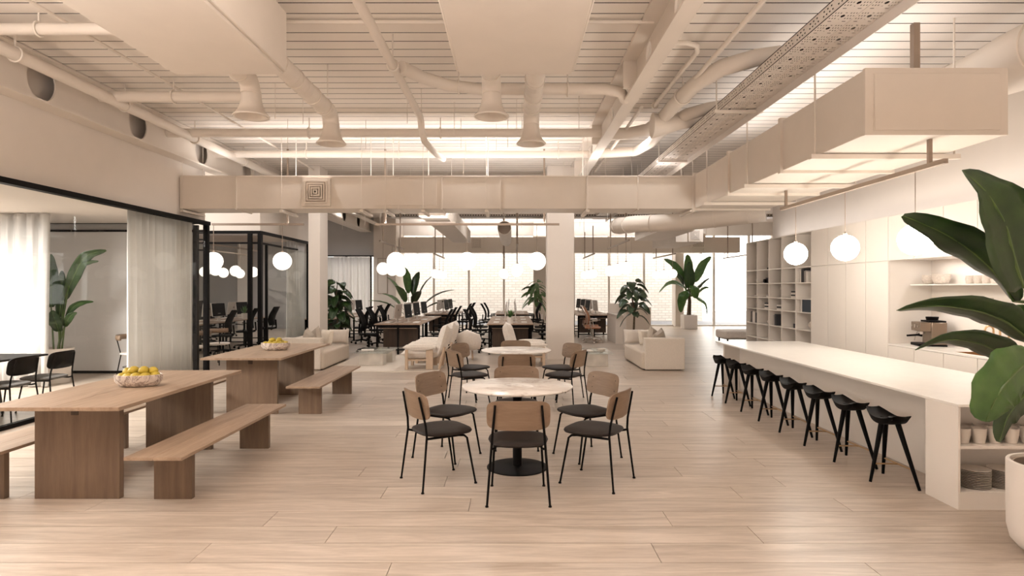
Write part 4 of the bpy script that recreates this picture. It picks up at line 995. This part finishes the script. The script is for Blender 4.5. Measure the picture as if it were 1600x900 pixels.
def pillow(mat, lab, loc, rot, w_=0.5, d=0.42, h=0.16):
    m = cushion(w_, d, h).xf((0,0,0), rot)
    return single('pillow', m, mat, lab, 'pillow', loc)
for s_, sd, ox in ((1, 'right', 0), (-1, 'left', -1.17)):
    pillow('pillowl', 'satin pillow standing at the far end of the %s sofa' % sd, (s_*2.80+ox, 14.1, 0.54), (PI/2-0.25, 0, 0), 0.46, 0.33)
    pillow('pillowc', 'cream pillow at the middle of the %s sofa backrest' % sd, (s_*2.98+ox, 13.75, 0.55), (PI/2-0.2, 0, s_*0.5), 0.36, 0.34)
    pillow('pillowg', 'greige pillow tilted against the %s sofa backrest' % sd, (s_*3.04+ox, 13.15, 0.57), (PI/2-0.15, 0.5*s_, s_*0.7), 0.42, 0.42)
    pillow('pillowg', 'greige pillow nearest the %s sofa armrest' % sd, (s_*3.08+ox, 12.8, 0.56), (PI/2-0.15, -0.3*s_, s_*0.9), 0.42, 0.42)
def armchair(x, y, s_, lab):
    t = thing('lounge_armchair', lab, 'armchair', (x, y, 0.016 if s_ < 0 else 0), 0, 'cream lounge armchairs with pale wood legs')
    X = lambda a: a*s_     # s_=-1 faces -X
    for yy in (-0.36, 0.36):
        part('front_leg', MB().box(X(0.36), X(0.42), yy-0.03, yy+0.03, 0, 0.40), 'paleoak', t, bevel=0.006)
        part('rear_leg', MB().box(X(-0.14), X(0.0), yy-0.03, yy+0.03, 0, 0.40), 'paleoak', t, bevel=0.006)
        part('arm_pad', cushion(0.66, 0.17, 0.12).xf((X(0.14), yy, 0.45)), 'boucle', t)
    part('seat_rail', MB().box(X(-0.1), X(0.4), -0.33, 0.33, 0.17, 0.2), 'paleoak', t)
    for yy in (-0.3, 0.3): part('back_leg', MB().tube([(X(-0.25), yy, 0.0), (X(-0.36), yy, 0.45)], 0.03, 8), 'paleoak', t)
    part('seat_cushion', cushion(0.86, 0.6, 0.26).xf((X(0.1), 0, 0.32), (0, s_*0.04, 0)), 'boucle', t)
    part('back_cushion', cushion(0.62, 0.76, 0.24).xf((X(-0.33), 0, 0.60), (0, (PI/2-0.28) if s_ > 0 else -(PI/2-0.28), 0)), 'boucle', t)
    m = MB()
    for i in range(5): m.tube([(X(-0.42+0.01*i), -0.12+0.05*(i % 2), 0.40+0.05*i), (X(-0.45+0.01*i), -0.06-0.05*(i % 2), 0.43+0.05*i)], 0.01, 5)
    part('lacing', m, 'black', t)
    return t
armchair(-1.72, 12.66, -1, 'cream lounge armchair nearest the camera, facing left')
armchair(-1.68, 13.72, -1, 'cream lounge armchair facing left, second from the camera')
armchair(0.28, 13.35, 1, 'cream lounge armchair facing right behind the far round table')
t = thing('tub_chair', 'cream tub chair with its rounded back to the round tables', 'armchair', (-1.02, 14.2, 0)); t.scale = (0.78, 0.78, 0.9)
m = MB(); rr = []
for zi, z in enumerate((0.28, 0.42, 0.6, 0.72, 0.76)):
    rr.append([((0.32+0.04*math.sin(zi))*math.cos(a), (0.30+0.03*math.sin(zi))*math.sin(a), z-0.14*abs(math.cos(a))*(zi/4)) for a in [PI+PI*i/14 for i in range(15)]])
part('shell', m.grid(rr), 'boucle', t, solid=0.08)
part('seat', MB().lathe([(0.001, 0.24), (0.28, 0.25), (0.3, 0.32), (0.28, 0.40), (0.001, 0.42)], 24), 'boucle', t)
for a in range(4): part('leg', MB().tube([(0.2*math.cos(a*PI/2+.8), 0.2*math.sin(a*PI/2+.8), 0), (0.18*math.cos(a*PI/2+.8), 0.18*math.sin(a*PI/2+.8), 0.26)], 0.018, 8), 'paleoak', t)
def coffee(x0, sd, z0):
    t = thing('coffee_table', 'glass-topped coffee table on stone blocks in the %s lounge group' % sd, 'table', (x0, 12.85, z0))
    part('glass_top', MB().slab(rrect(0.74, 1.25, 0.02, 3, 0.37, 0.625), 0.262, 0.277), 'acryl', t)
    part('block', MB().box(0.12, 0.62, 0.08, 0.45, 0, 0.26), 'palestone', t, bevel=0.005)
    part('block', MB().box(0.30, 0.7, 0.7, 1.1, 0, 0.26), 'palestone', t, bevel=0.005)
    single('book', MB().box(0, 0.26, 0, 0.19, 0, 0.025), 'paper', 'white book lying on the %s coffee table' % sd, 'book', (x0+0.1, 13.2, z0+0.277), 0.2)
    if sd == 'right': single('bowl', MB().lathe([(0.03, 0), (0.08, 0.03), (0.1, 0.08), (0.095, 0.08), (0.03, 0.01), (0.001, 0.01)], 20), 'ceramic', 'white bowl on the right coffee table', 'bowl', (x0+0.5, 13.1, z0+0.277))
coffee(-3.34, 'left', 0.016); coffee(1.40, 'right', 0.0)
t = thing('daybed', 'low white daybed left of the open shelving in the background', 'daybed', (7.45, 18.9, 0))
part('mattress', MB().box(-1.05, 1.05, -0.45, 0.45, 0.12, 0.36), 'boucle', t, bevel=0.05, seg=3); part('base', MB().box(-1.0, 1.0, -0.42, 0.42, 0.1, 0.13), 'greyseat', t)
for x in (-0.95, 0.95):
    for y in (-0.38, 0.38): part('leg', MB().box(x-0.02, x+0.02, y-0.02, y+0.02, 0, 0.1), 'black', t)
t = thing('wall_picture', 'tall thin black-framed picture on the white far wall', 'picture', (-5.25, 24.93, 2.14))
part('frame', MB().box(-0.2, 0.2, -0.02, 0.015, -0.72, -0.70).box(-0.2, 0.2, -0.02, 0.015, 0.70, 0.72).box(-0.2, -0.18, -0.02, 0.015, -0.7, 0.7).box(0.18, 0.2, -0.02, 0.015, -0.7, 0.7), 'rail', t)
part('print', MB().box(-0.18, 0.18, -0.005, 0.01, -0.7, 0.7), 'ceramic', t)

# ================================================================== OFFICE
def office_chair(lab, mat='mesh', loc=(0,0,0), rz=0, group='black mesh office chairs at the desks', met='black'):
    t = thing('office_chair', lab, 'chair', loc, rz, group)
    part('seat', MB().slab(rrect(0.46, 0.44, 0.1, 4), 0.44, 0.485), mat, t, bevel=0.012)
    rows2 = []
    for i in range(7):
        u = i/6; z = 0.55+0.54*u; y = -0.20-0.10*u+0.06*math.sin(u*PI*1.2); hw = 0.215*(1-0.14*u**3)*(0.86+0.14*min(1, u*3))
        rows2.append([(hw*(-1+2*j/6), y+0.05*((-1+2*j/6)**2), z) for j in range(7)])
    part('backrest', MB().grid(rows2), mat, t, solid=0.014)
    m = MB()
    for s_ in (-1, 1): m.tube([(r[0 if s_ < 0 else 6]) for r in rows2], 0.014, 6)
    m.tube(rows2[-1], 0.014, 6); m.tube([(0, -0.1, 0.42), (0, -0.27, 0.5), (0, -0.25, 0.72)], 0.022, 6)
    part('back_frame', m, met, t)
    for s_ in (-1, 1): part('armrest', MB().tube([(s_*0.2, 0.0, 0.44), (s_*0.29, -0.02, 0.5), (s_*0.29, -0.06, 0.66), (s_*0.28, 0.18, 0.68)], 0.015, 6), met, t)
    part('gas_column', MB().tube([(0, 0, 0.08), (0, 0, 0.44)], 0.026, 8), met, t)
    m = MB()
    for i in range(5):
        c = MB(); a = 2*PI*i/5+0.3; m.tube([(0, 0, 0.11), (0.3*math.cos(a), 0.3*math.sin(a), 0.075)], [0.024, 0.014], 6)
        c.tube([(0.3*math.cos(a)-0.02*math.sin(a), 0.3*math.sin(a)+0.02*math.cos(a), 0.03), (0.3*math.cos(a)+0.02*math.sin(a), 0.3*math.sin(a)-0.02*math.cos(a), 0.03)], 0.03, 8)
        part('caster', c, met, t)
    part('star_base', m, met, t)
    return t
oc = None
def put_chair(x, y, rz, lab):
    global oc
    if oc is None: oc = office_chair(lab, loc=(x, y, 0), rz=rz)
    else: dup(oc, (x, y, 0), rz, lab)
mon = None
def put_monitor(x, y, z, s_, lab, yaw=0):
    global mon
    rz = -PI/2 if s_ > 0 else PI/2     # local -Y is the screen side; s_>0: screen faces +X
    rz = (PI/2 if s_ > 0 else -PI/2)+yaw
    if mon is None:
        t = thing('monitor', lab, 'monitor', (x, y, z), rz, 'monitors on the office desks')
        part('casing', MB().box(-0.29, 0.29, 0.003, 0.02, 0.12, 0.48).xf((0,0,0), (-0.12, 0, 0)), 'alu', t)
        part('screen', MB().box(-0.285, 0.285, -0.003, 0.002, 0.125, 0.475).xf((0,0,0), (-0.12, 0, 0)), 'screen', t)
        part('logo', MB().ball((0, 0.021, 0.32), 0.022, 10, 6, 1, 0.12, 1).ball((0.008, 0.021, 0.35), 0.008, 8, 4, 1, 0.2, 1).xf((0,0,0), (-0.12, 0, 0)), 'gap', t)
        part('stand', MB().box(-0.06, 0.06, 0.02, 0.035, 0.0, 0.2).box(-0.08, 0.08, -0.02, 0.14, 0, 0.01), 'alu', t)
        mon = t
    else: dup(mon, (x, y, z), rz, lab)
def desk_bench(xc, y0, n, nm, L=1.46, left=True, right=True, push=0.32):
    W = 1.16; YL = n*L
    t = thing('bench_desk', 'long oak-topped bench desk, '+nm, 'desk', (xc, y0, 0), 0, 'bench desks in the office')
    part('desk_top', MB().box(-W/2, -0.01, 0, YL, 0.735, 0.76), 'desk', t, bevel=0.002); part('desk_top', MB().box(0.01, W/2, 0, YL, 0.735, 0.76), 'desk', t, bevel=0.002)
    part('under_frame', MB().box(-W/2+0.04, W/2-0.04, 0.02, 0.06, 0.66, 0.735).box(-0.02, 0.02, 0.06, YL-0.06, 0.68, 0.735), 'black', t)
    part('modesty_panel', MB().box(-W/2+0.12, W/2-0.12, 0.5, 0.52, 0.14, 0.72), 'tanwood', t)
    part('cable_box', MB().box(-W/2+0.12, W/2-0.12, 0.08, 0.1, 0.64, 0.70), 'paleoak', t)
    for i in range(n+1):
        y = min(max(i*L, 0.06), YL-0.06)
        for x in (-W/2+0.06, 0, W/2-0.06): part('leg', MB().box(x-0.022, x+0.022, y-0.022, y+0.022, 0, 0.735), 'black', t)
        part('foot_bar', MB().box(-W/2+0.06, W/2-0.06, y-0.015, y+0.015, 0.1, 0.13), 'black', t)
    for s_, on in ((-1, left), (1, right)):
        sd = 'left' if s_ < 0 else 'right'
        for i in range(n):
            y = y0+L*(i+0.5); rank = ('nearest' if i == 0 else 'farthest' if i == n-1 else ORD[i])
            put_monitor(xc+s_*0.17, y, 0.76, s_, '%s %s-side monitor on the bench desk, %s' % (rank, sd, nm), -0.14 if xc < -1 else 0.14 if xc > 1 else 0)
            if on: put_chair(xc+s_*(W/2+push+random.uniform(-.05, .08)), y+random.uniform(-.1, .1), (PI/2 if s_ > 0 else -PI/2)+random.uniform(-.15, .15), '%s %s-side mesh chair at the bench desk, %s' % (rank, sd, nm))
            k = single('keyboard', MB().box(-0.07, 0.07, -0.21, 0.21, 0, 0.012), 'paper', '%s %s-side keyboard on the bench desk, %s' % (rank, sd, nm), 'keyboard', (xc+s_*0.36, y, 0.76))
desk_bench(-2.83, 15.2, 3, 'left of centre, front')
desk_bench(-2.45, 21.0, 2, 'left of centre, rear', left=False, push=0.1)
desk_bench(-0.045, 15.2, 3, 'in the middle, front')
desk_bench(0.0, 21.0, 2, 'in the middle, rear', push=0.12)
desk_bench(2.72, 20.3, 3, 'right of the centre column', right=False)
desk_bench(-5.45, 17.7, 3, 'left behind the plant', left=False)
desk_bench(-8.15, 14.6, 3, 'inside the second glass room')
desk_bench(-10.6, 18.6, 2, 'far left behind the glass room')
tc = office_chair('tan leather office chair beside the grey counter', 'tan', (2.42, 18.4, 0), -PI/2-0.3, 'tan leather office chairs', 'chrome')
dup(tc, (2.5, 19.35, 0), -PI/2-0.1, 'second tan leather office chair behind the first one')
t = thing('reception_counter', 'grey counter block with raised screen behind rubber plant', 'counter', (0, 0, 0))
part('body', MB().box(3.07, 3.62, 18.2, 19.8, 0, 0.83), 'sofaface', t); part('top', MB().box(3.05, 3.64, 18.15, 19.8, 0.83, 0.86), 'ceramic', t)
part('screen_panel', MB().box(3.1, 3.9, 19.8, 19.85, 0, 1.15), 'sofaface', t); 
single('storage_cabinet', MB().box(3.12, 3.80, 16.8, 17.25, 0.0, 1.12), 'sofaface', 'tall grey cabinet block right behind the rubber plant', 'cabinet', bevel=0.004)
def grass_pot(x, y, lab):
    t = thing('small_desk_plant', lab, 'plant', (x, y, 0.76))
    part('pot', MB().lathe([(0.07, 0), (0.085, 0.16), (0.078, 0.16), (0.07, 0.14), (0.001, 0.14)], 16), 'pot', t)
    m = MB()
    for i in range(16):
        a = random.uniform(0, 2*PI); r = random.uniform(0.05, 0.15); h = random.uniform(0.12, 0.26); w_ = 0.018
        m.add([(-w_*math.sin(a), w_*math.cos(a), 0.14), (w_*math.sin(a), -w_*math.cos(a), 0.14), (r*0.7*math.cos(a)-w_*math.sin(a), r*0.7*math.sin(a)+w_*math.cos(a), 0.14+h*0.7), (r*0.7*math.cos(a)+w_*math.sin(a), r*0.7*math.sin(a)-w_*math.cos(a), 0.14+h*0.7), (r*math.cos(a), r*math.sin(a), 0.14+h)], [(0,1,3,2), (2,3,4)])
    part('leaves', m, 'leafm', t, solid=0.002)
grass_pot(-0.05, 15.35, 'small potted plant at the near end of middle desk'); grass_pot(-7.75, 17.8, 'small potted plant on a desk behind the left glass')

# ================================================================== PLANTS
def leaf(par, pts, wid, mat, side=None, fold=0.25, n=12, prof=None, name='leaf', droop=0):
    # pts: spine control points (world), base -> tip
    pts = [Vector(p) for p in pts]; K = len(pts)-1
    def S_(t):
        f = t*K; i = min(int(f), K-1); u = f-i
        p0, p1, p2, p3 = pts[max(i-1,0)], pts[i], pts[i+1], pts[min(i+2,K)]
        return 0.5*((2*p1)+(p2-p0)*u+(2*p0-5*p1+4*p2-p3)*u*u+(3*p1-p0-3*p2+p3)*u**3)
    rows = []
    for i in range(n+1):
        t = i/n; c = S_(t); tg = (S_(min(t+0.02, 1))-S_(max(t-0.02, 0))).normalized()
        s_ = Vector(side) if side is not None else tg.cross(Vector((0, 0, 1)))
        s_ = (s_-tg*s_.dot(tg)).normalized(); nm = s_.cross(tg)
        w_ = wid*(prof(t) if prof else (math.sin(PI*min(1, (t*0.93+0.035))**0.8))**0.75)*(1+0.05*math.sin(t*23))
        row = []
        for j in (-1, -0.66, -0.33, 0, 0.33, 0.66, 1):
            row.append(c+s_*w_*j+nm*(fold*w_*abs(j)+0.03*w_*math.sin(9*t*PI+j*2))*1.0)
        rows.append([tuple(v) for v in row])
    o = part(name, MB().grid(rows), mat, par, solid=0.0025)
    rib = MB().tube([S_(i/n) for i in range(n+1)], [0.007*(wid/0.1)**0.5*(1-0.8*i/n)+0.001 for i in range(n+1)], 5)
    part('midrib', rib, 'stemm', o)
    return o
# big banana plant at right edge
BX, BY = 3.32, 3.80
t = thing('banana_plant', 'large banana plant with broad dark leaves at right edge', 'plant', (0, 0, 0))
part('stem', MB().tube([(BX, BY, 0.52), (BX+0.02, BY, 0.8), (BX, BY+0.02, 1.2), (BX-0.02, BY, 1.55)], [0.05, 0.045, 0.035, 0.02], 12), 'stemm', t)
def L(pl, wd, mat, side, base, fold=0.25, prof=None, pw=None):
    pts = [P(*p) for p in pl]
    lf = leaf(t, pts, wd, mat, side, fold, 16, prof)
    b_ = Vector(base); e = pts[0]; mid = (b_+e)/2+Vector((0, 0, 0.05))
    part('petiole', MB().tube([b_, mid, e], [0.016, 0.012, 0.009], 8), 'stemm', t)
pr1 = lambda u: max(0.02, (math.sin(PI*min(1, u*0.95+0.05)))**0.6)*(1.0 if u < 0.6 else 1-0.35*((u-0.6)/0.4)**1.5)
L([(1598, 448, 3.45), (1585, 405, 3.42), (1570, 350, 3.4), (1540, 300, 3.4), (1503, 266, 3.42)], 0.215, 'leaf', (1, 0.25, -0.3), (BX, BY, 1.5), 0.16, pr1)
L([(1583, 470, 3.75), (1560, 433, 3.72), (1520, 394, 3.68), (1470, 362, 3.62), (1411, 337, 3.58)], 0.115, 'leaf', (0.5, 0.55, -0.62), (BX, BY+0.03, 1.45), 0.3, lambda u: 0.12+0.98*(math.sin(PI*min(1, u*0.97+0.03)))**0.7*(1.15-0.45*u))
L([(1612, 535, 3.7), (1575, 505, 3.62), (1530, 487, 3.55), (1465, 478, 3.48), (1401, 485, 3.42)], 0.12, 'leaf', (0.1, 0.75, -0.5), (BX, BY, 1.35), 0.25, lambda u: (math.sin(PI*min(1, u*0.97+0.03)))**0.6*(1.15-0.55*u))
L([(1600, 590, 3.6), (1568, 556, 3.5), (1530, 537, 3.42), (1480, 531, 3.38), (1430, 547, 3.36)], 0.105, 'leaf', (0.15, 0.75, -0.5), (BX, BY, 1.25), 0.25, lambda u: (math.sin(PI*min(1, u*0.97+0.03)))**0.6*(1.1-0.45*u))
L([(1612, 560, 3.35), (1588, 580, 3.25), (1566, 606, 3.2), (1550, 634, 3.2), (1540, 659, 3.22)], 0.155, 'leafl', (0.72, 0.25, -0.62), (BX, BY-0.05, 1.3), 0.12, lambda u: (math.sin(PI*min(1, u*0.93+0.06)))**0.5*(0.85+0.25*math.sin(u*PI)))
L([(1625, 590, 3.6), (1598, 620, 3.55), (1575, 650, 3.5), (1561, 691, 3.5)], 0.11, 'leaf', (0.85, 0.3, -0.3), (BX, BY, 1.2), 0.2)
L([(1640, 520, 3.9), (1610, 490, 3.92), (1575, 482, 3.95)], 0.07, 'leafl', (0.1, 0.7, -0.6), (BX, BY, 1.3), 0.1)
L([(1680, 500, 3.9), (1740, 420, 4.0), (1820, 380, 4.1), (1880, 400, 4.2)], 0.15, 'leaf', (0.4, 0.6, -0.6), (BX, BY, 1.4), 0.2)
L([(1650, 450, 3.6), (1660, 330, 3.5), (1640, 230, 3.45)], 0.15, 'leaf', (1, 0.3, 0), (BX, BY, 1.5), 0.3)
tp = thing('planter', 'large rounded white planter at the lower right edge', 'planter', (BX+0.07, BY, 0)); tp.scale = (1, 1, 0.945)
part('pot', MB().lathe([(0.001, 0.0), (0.15, 0.0), (0.205, 0.02), (0.245, 0.07), (0.262, 0.15), (0.265, 0.30), (0.265, 0.588), (0.262, 0.595), (0.243, 0.595), (0.24, 0.585), (0.24, 0.5)], 56), 'pot', tp)
part('soil', MB().lathe([(0.24, 0.50), (0.12, 0.515), (0.001, 0.52)], 32), 'soil', tp)
part('liner', MB().lathe([(0.239, 0.5), (0.239, 0.575), (0.225, 0.575), (0.225, 0.5)], 40), 'rail', tp)

def rnd_leaf(t, base, az, el, ln, wd, mat, arch=0.6, pet=0.3):
    b_ = Vector(base); d = Vector((math.cos(az), math.sin(az), 0)); pts = []
    st_ = b_+d*(pet*math.cos(el))*ln+Vector((0, 0, pet*math.sin(el)*ln))
    for i in range(5):
        u = i/4; h = ln*(1-pet)*u
        pts.append(st_+d*(h*math.cos(el)*(1+0.2*u))+Vector((0, 0, h*math.sin(el)-arch*ln*u*u*0.7)))
    leaf(t, pts, wd, mat, d.cross(Vector((0, 0, 1))), 0.25, 8)
    part('petiole', MB().tube([b_, st_], [0.012, 0.008], 5), 'stemm', t)
def pot(x, y, r, h, lab, sq=False, mat='pot', rt=None):
    t = thing('planter', lab, 'planter', (x, y, 0))
    if sq: part('pot', MB().box(-r, r, -r, r, 0, h), mat, t, bevel=0.015)
    else: part('pot', MB().lathe([(r*0.75, 0), (r, h), (r*0.92, h), (r*0.9, h*0.9)], 28), mat, t)
    part('soil', MB().lathe([(0.001, h*0.9+0.01), (r*0.9, h*0.9)][::-1] if not sq else [(r*0.8, h), (r*0.8, h+0.004), (0.001, h+0.005)], 20), 'soil', t)
# banana plant in the meeting room
pot(-7.98, 10.75, 0.27, 0.6, 'white planter behind the left glass wall')
t = thing('banana_plant', 'slender banana plant behind the left glass wall', 'plant', (0, 0, 0)); DX = 10.75
for pl_, wd, mt, sd in (([(99, 470, DX), (112, 440, DX-.1), (128, 408, DX-.2), (143, 396, DX-.2), (166, 391, DX-.2)], 0.10, 'leaf', (0.5, 0.5, -0.6)),
                    ([(93, 495, DX), (96, 470, DX), (97, 445, DX), (97, 423, DX)], 0.09, 'leaf', (1, 0.3, 0)),
                    ([(80, 480, DX+.1), (80, 450, DX+.1), (80, 420, DX+.1), (79, 397, DX+.1)], 0.12, 'leaf', (1, 0.4, 0)),
                    ([(104, 497, DX-.1), (114, 480, DX-.15), (130, 472, DX-.2), (146, 471, DX-.3)], 0.055, 'leaf', (0.3, 0.6, -0.7)),
                    ([(101, 510, DX-.1), (106, 500, DX-.2), (112, 492, DX-.2), (120, 488, DX-.2)], 0.06, 'leaf', (0.6, 0.6, -0.6)),
                    ([(92, 518, DX-.1), (88, 505, DX-.2), (84, 495, DX-.2), (82, 485, DX-.2)], 0.10, 'leaf', (0.9, 0.3, 0)),
                    ([(112, 420, DX-.1), (125, 414, DX-.15), (140, 409, DX-.2), (154, 408, DX-.2)], 0.05, 'leaf', (0.3, 0.6, -0.7))):
    pts = [P(*p) for p in pl_]; leaf(t, pts, wd, mt, sd, 0.25, 12)
    part('petiole', MB().tube([(-7.98+random.uniform(-.1,.1), 10.75, 0.5), pts[0]], [0.016, 0.01], 6), 'stemm', t)
# rear banana plant in square pot
pot(7.17, 24.9, 0.27, 0.56, 'square white planter in front of the right rear windows', True)
t = thing('banana_plant', 'tall green banana plant in square planter by rear windows', 'plant', (0, 0, 0)); DY = 24.9
part('stem', MB().tube([(7.17, DY, 0.56), (7.2, DY, 1.1), (7.15, DY, 1.6)], [0.09, 0.07, 0.05], 8), 'trunk', t)
for pl_, wd, mt, sd in (([(1075, 445, DY), (1075, 425, DY), (1075, 410, DY), (1074, 398, DY)], 0.22, 'leafm', (1, 0.3, 0)),
    ([(1077, 450, DY-.3), (1077, 440, DY-.4), (1077, 425, DY-.4), (1077, 409, DY-.4)], 0.24, 'leaf', (1, 0.2, 0)),
    ([(1085, 440, DY), (1092, 425, DY), (1099, 412, DY), (1111, 401, DY)], 0.2, 'leafm', (0.6, 0.2, -0.5)),
    ([(1069, 440, DY), (1062, 425, DY), (1052, 413, DY), (1038, 405, DY)], 0.17, 'leafm', (0.6, 0.3, 0.5)),
    ([(1070, 450, DY), (1056, 442, DY), (1043, 444, DY), (1030, 457, DY)], 0.14, 'leafm', (0.2, 0.7, 0.5)),
    ([(1086, 452, DY), (1094, 446, DY), (1100, 440, DY), (1109, 434, DY)], 0.12, 'leaf', (0.2, 0.7, -0.6)),
    ([(1085, 462, DY-.2), (1093, 467, DY-.3), (1103, 475, DY-.3), (1105, 490, DY-.3)], 0.12, 'leafm', (0.6, 0.7, 0.3)),
    ([(1075, 455, DY-.3), (1068, 463, DY-.5), (1065, 475, DY-.5), (1064, 488, DY-.5)], 0.2, 'leafl', (1, 0.2, 0)),
    ([(1080, 445, DY-.3), (1086, 450, DY-.5), (1087, 460, DY-.5), (1089, 466, DY-.5)], 0.2, 'leafl', (1, 0.2, 0)),
    ([(1090, 458, DY), (1096, 452, DY), (1102, 449, DY), (1108, 450, DY)], 0.1, 'leafm', (0.2, 0.7, -0.6)),
    ([(1068, 445, DY-.2), (1063, 435, DY-.2), (1058, 430, DY-.2), (1053, 428, DY-.2)], 0.14, 'leaf', (0.5, 0.6, 0.5))):
    pts = [P(*p) for p in pl_]; leaf(t, pts, wd, mt, sd, 0.15, 9)
    part('petiole', MB().tube([(7.16, DY, 1.3), pts[0]], [0.03, 0.02], 5), 'stemm', t)
# broad-leaved bushes
def bush(x, y, z0, z1, R, n, mat, lab, lw=0.11, ln=0.34, seed=1, trunk=True, elr=(-0.2, 0.7)):
    random.seed(seed)
    t = thing('leafy_plant', lab, 'plant', (0, 0, 0))
    part('trunk', MB().tube([(x, y, 0.3), (x+0.03, y, z0+0.1), (x-0.04, y, (z0+z1)/2), (x+0.02, y, z1-0.2)], [0.03, 0.025, 0.02, 0.01], 6), 'trunk', t)
    for i in range(n):
        u = (i+0.5)/n; z = z0+(z1-z0-0.15)*u; az = i*2.4+random.uniform(-.3, .3); rr = R*(0.35+0.65*math.sin(PI*min(1, u*0.85+0.15)))*random.uniform(0.5, 1)
        b_ = (x+rr*0.45*math.cos(az), y+rr*0.45*math.sin(az), z)
        d = Vector((math.cos(az), math.sin(az), 0)); el = random.uniform(*elr)
        pts = [Vector(b_)+d*(ln*k*math.cos(el)/3)+Vector((0, 0, ln*k*math.sin(el)/3-0.03*k*k)) for k in range(4)]
        sd = d.cross(Vector((0, 0, 1)))+Vector((0, 0, random.uniform(-.8, .8)))
        leaf(t, pts, lw, mat, sd, 0.15, 6)
    return t
bush(3.02, 15.3, 0.95, 1.98, 0.42, 30, 'rubber', 'rubber plant with grey-green oval leaves behind the right sofa', 0.10, 0.30, 3)
pot(3.02, 15.3, 0.2, 0.42, 'planter hidden behind the right sofa under the rubber plant')
bush(-4.62, 16.2, 0.6, 1.98, 0.42, 34, 'leaf', 'dark fiddle-leaf plant right of the left column', 0.12, 0.34, 5)
pot(-4.62, 16.2, 0.22, 0.5, 'planter of the dark plant beside the left column')
bush(1.0, 24.8, 1.0, 2.1, 0.45, 26, 'leafm', 'green leafy plant just left of the centre column', 0.09, 0.5, 8, elr=(-0.7, 0.5))
pot(1.0, 24.8, 0.25, 0.6, 'white planter left of the centre column by the rear wall')
t = thing('banana_plant', 'spreading green plant behind the left desks monitors', 'plant', (0, 0, 0)); QY = 22.6; qx = -3.75
for i, (az, el, ln) in enumerate([(0.1, 1.2, 1.5), (2.9, 1.15, 1.5), (0.3, 0.75, 1.5), (2.7, 0.8, 1.2), (0.0, 0.55, 1.3), (3.3, 0.6, 1.2), (1.2, 1.3, 1.6), (4.4, 1.0, 1.3), (5.2, 0.9, 1.2), (2.2, 1.4, 1.7)]):
    rnd_leaf(t, (qx, QY, 0.55), az, el, ln*1.35, 0.17, 'leafm' if i % 2 else 'leaf', 0.25, 0.4)
pot(qx, QY, 0.25, 0.6, 'white planter of the spreading plant behind the left desks')
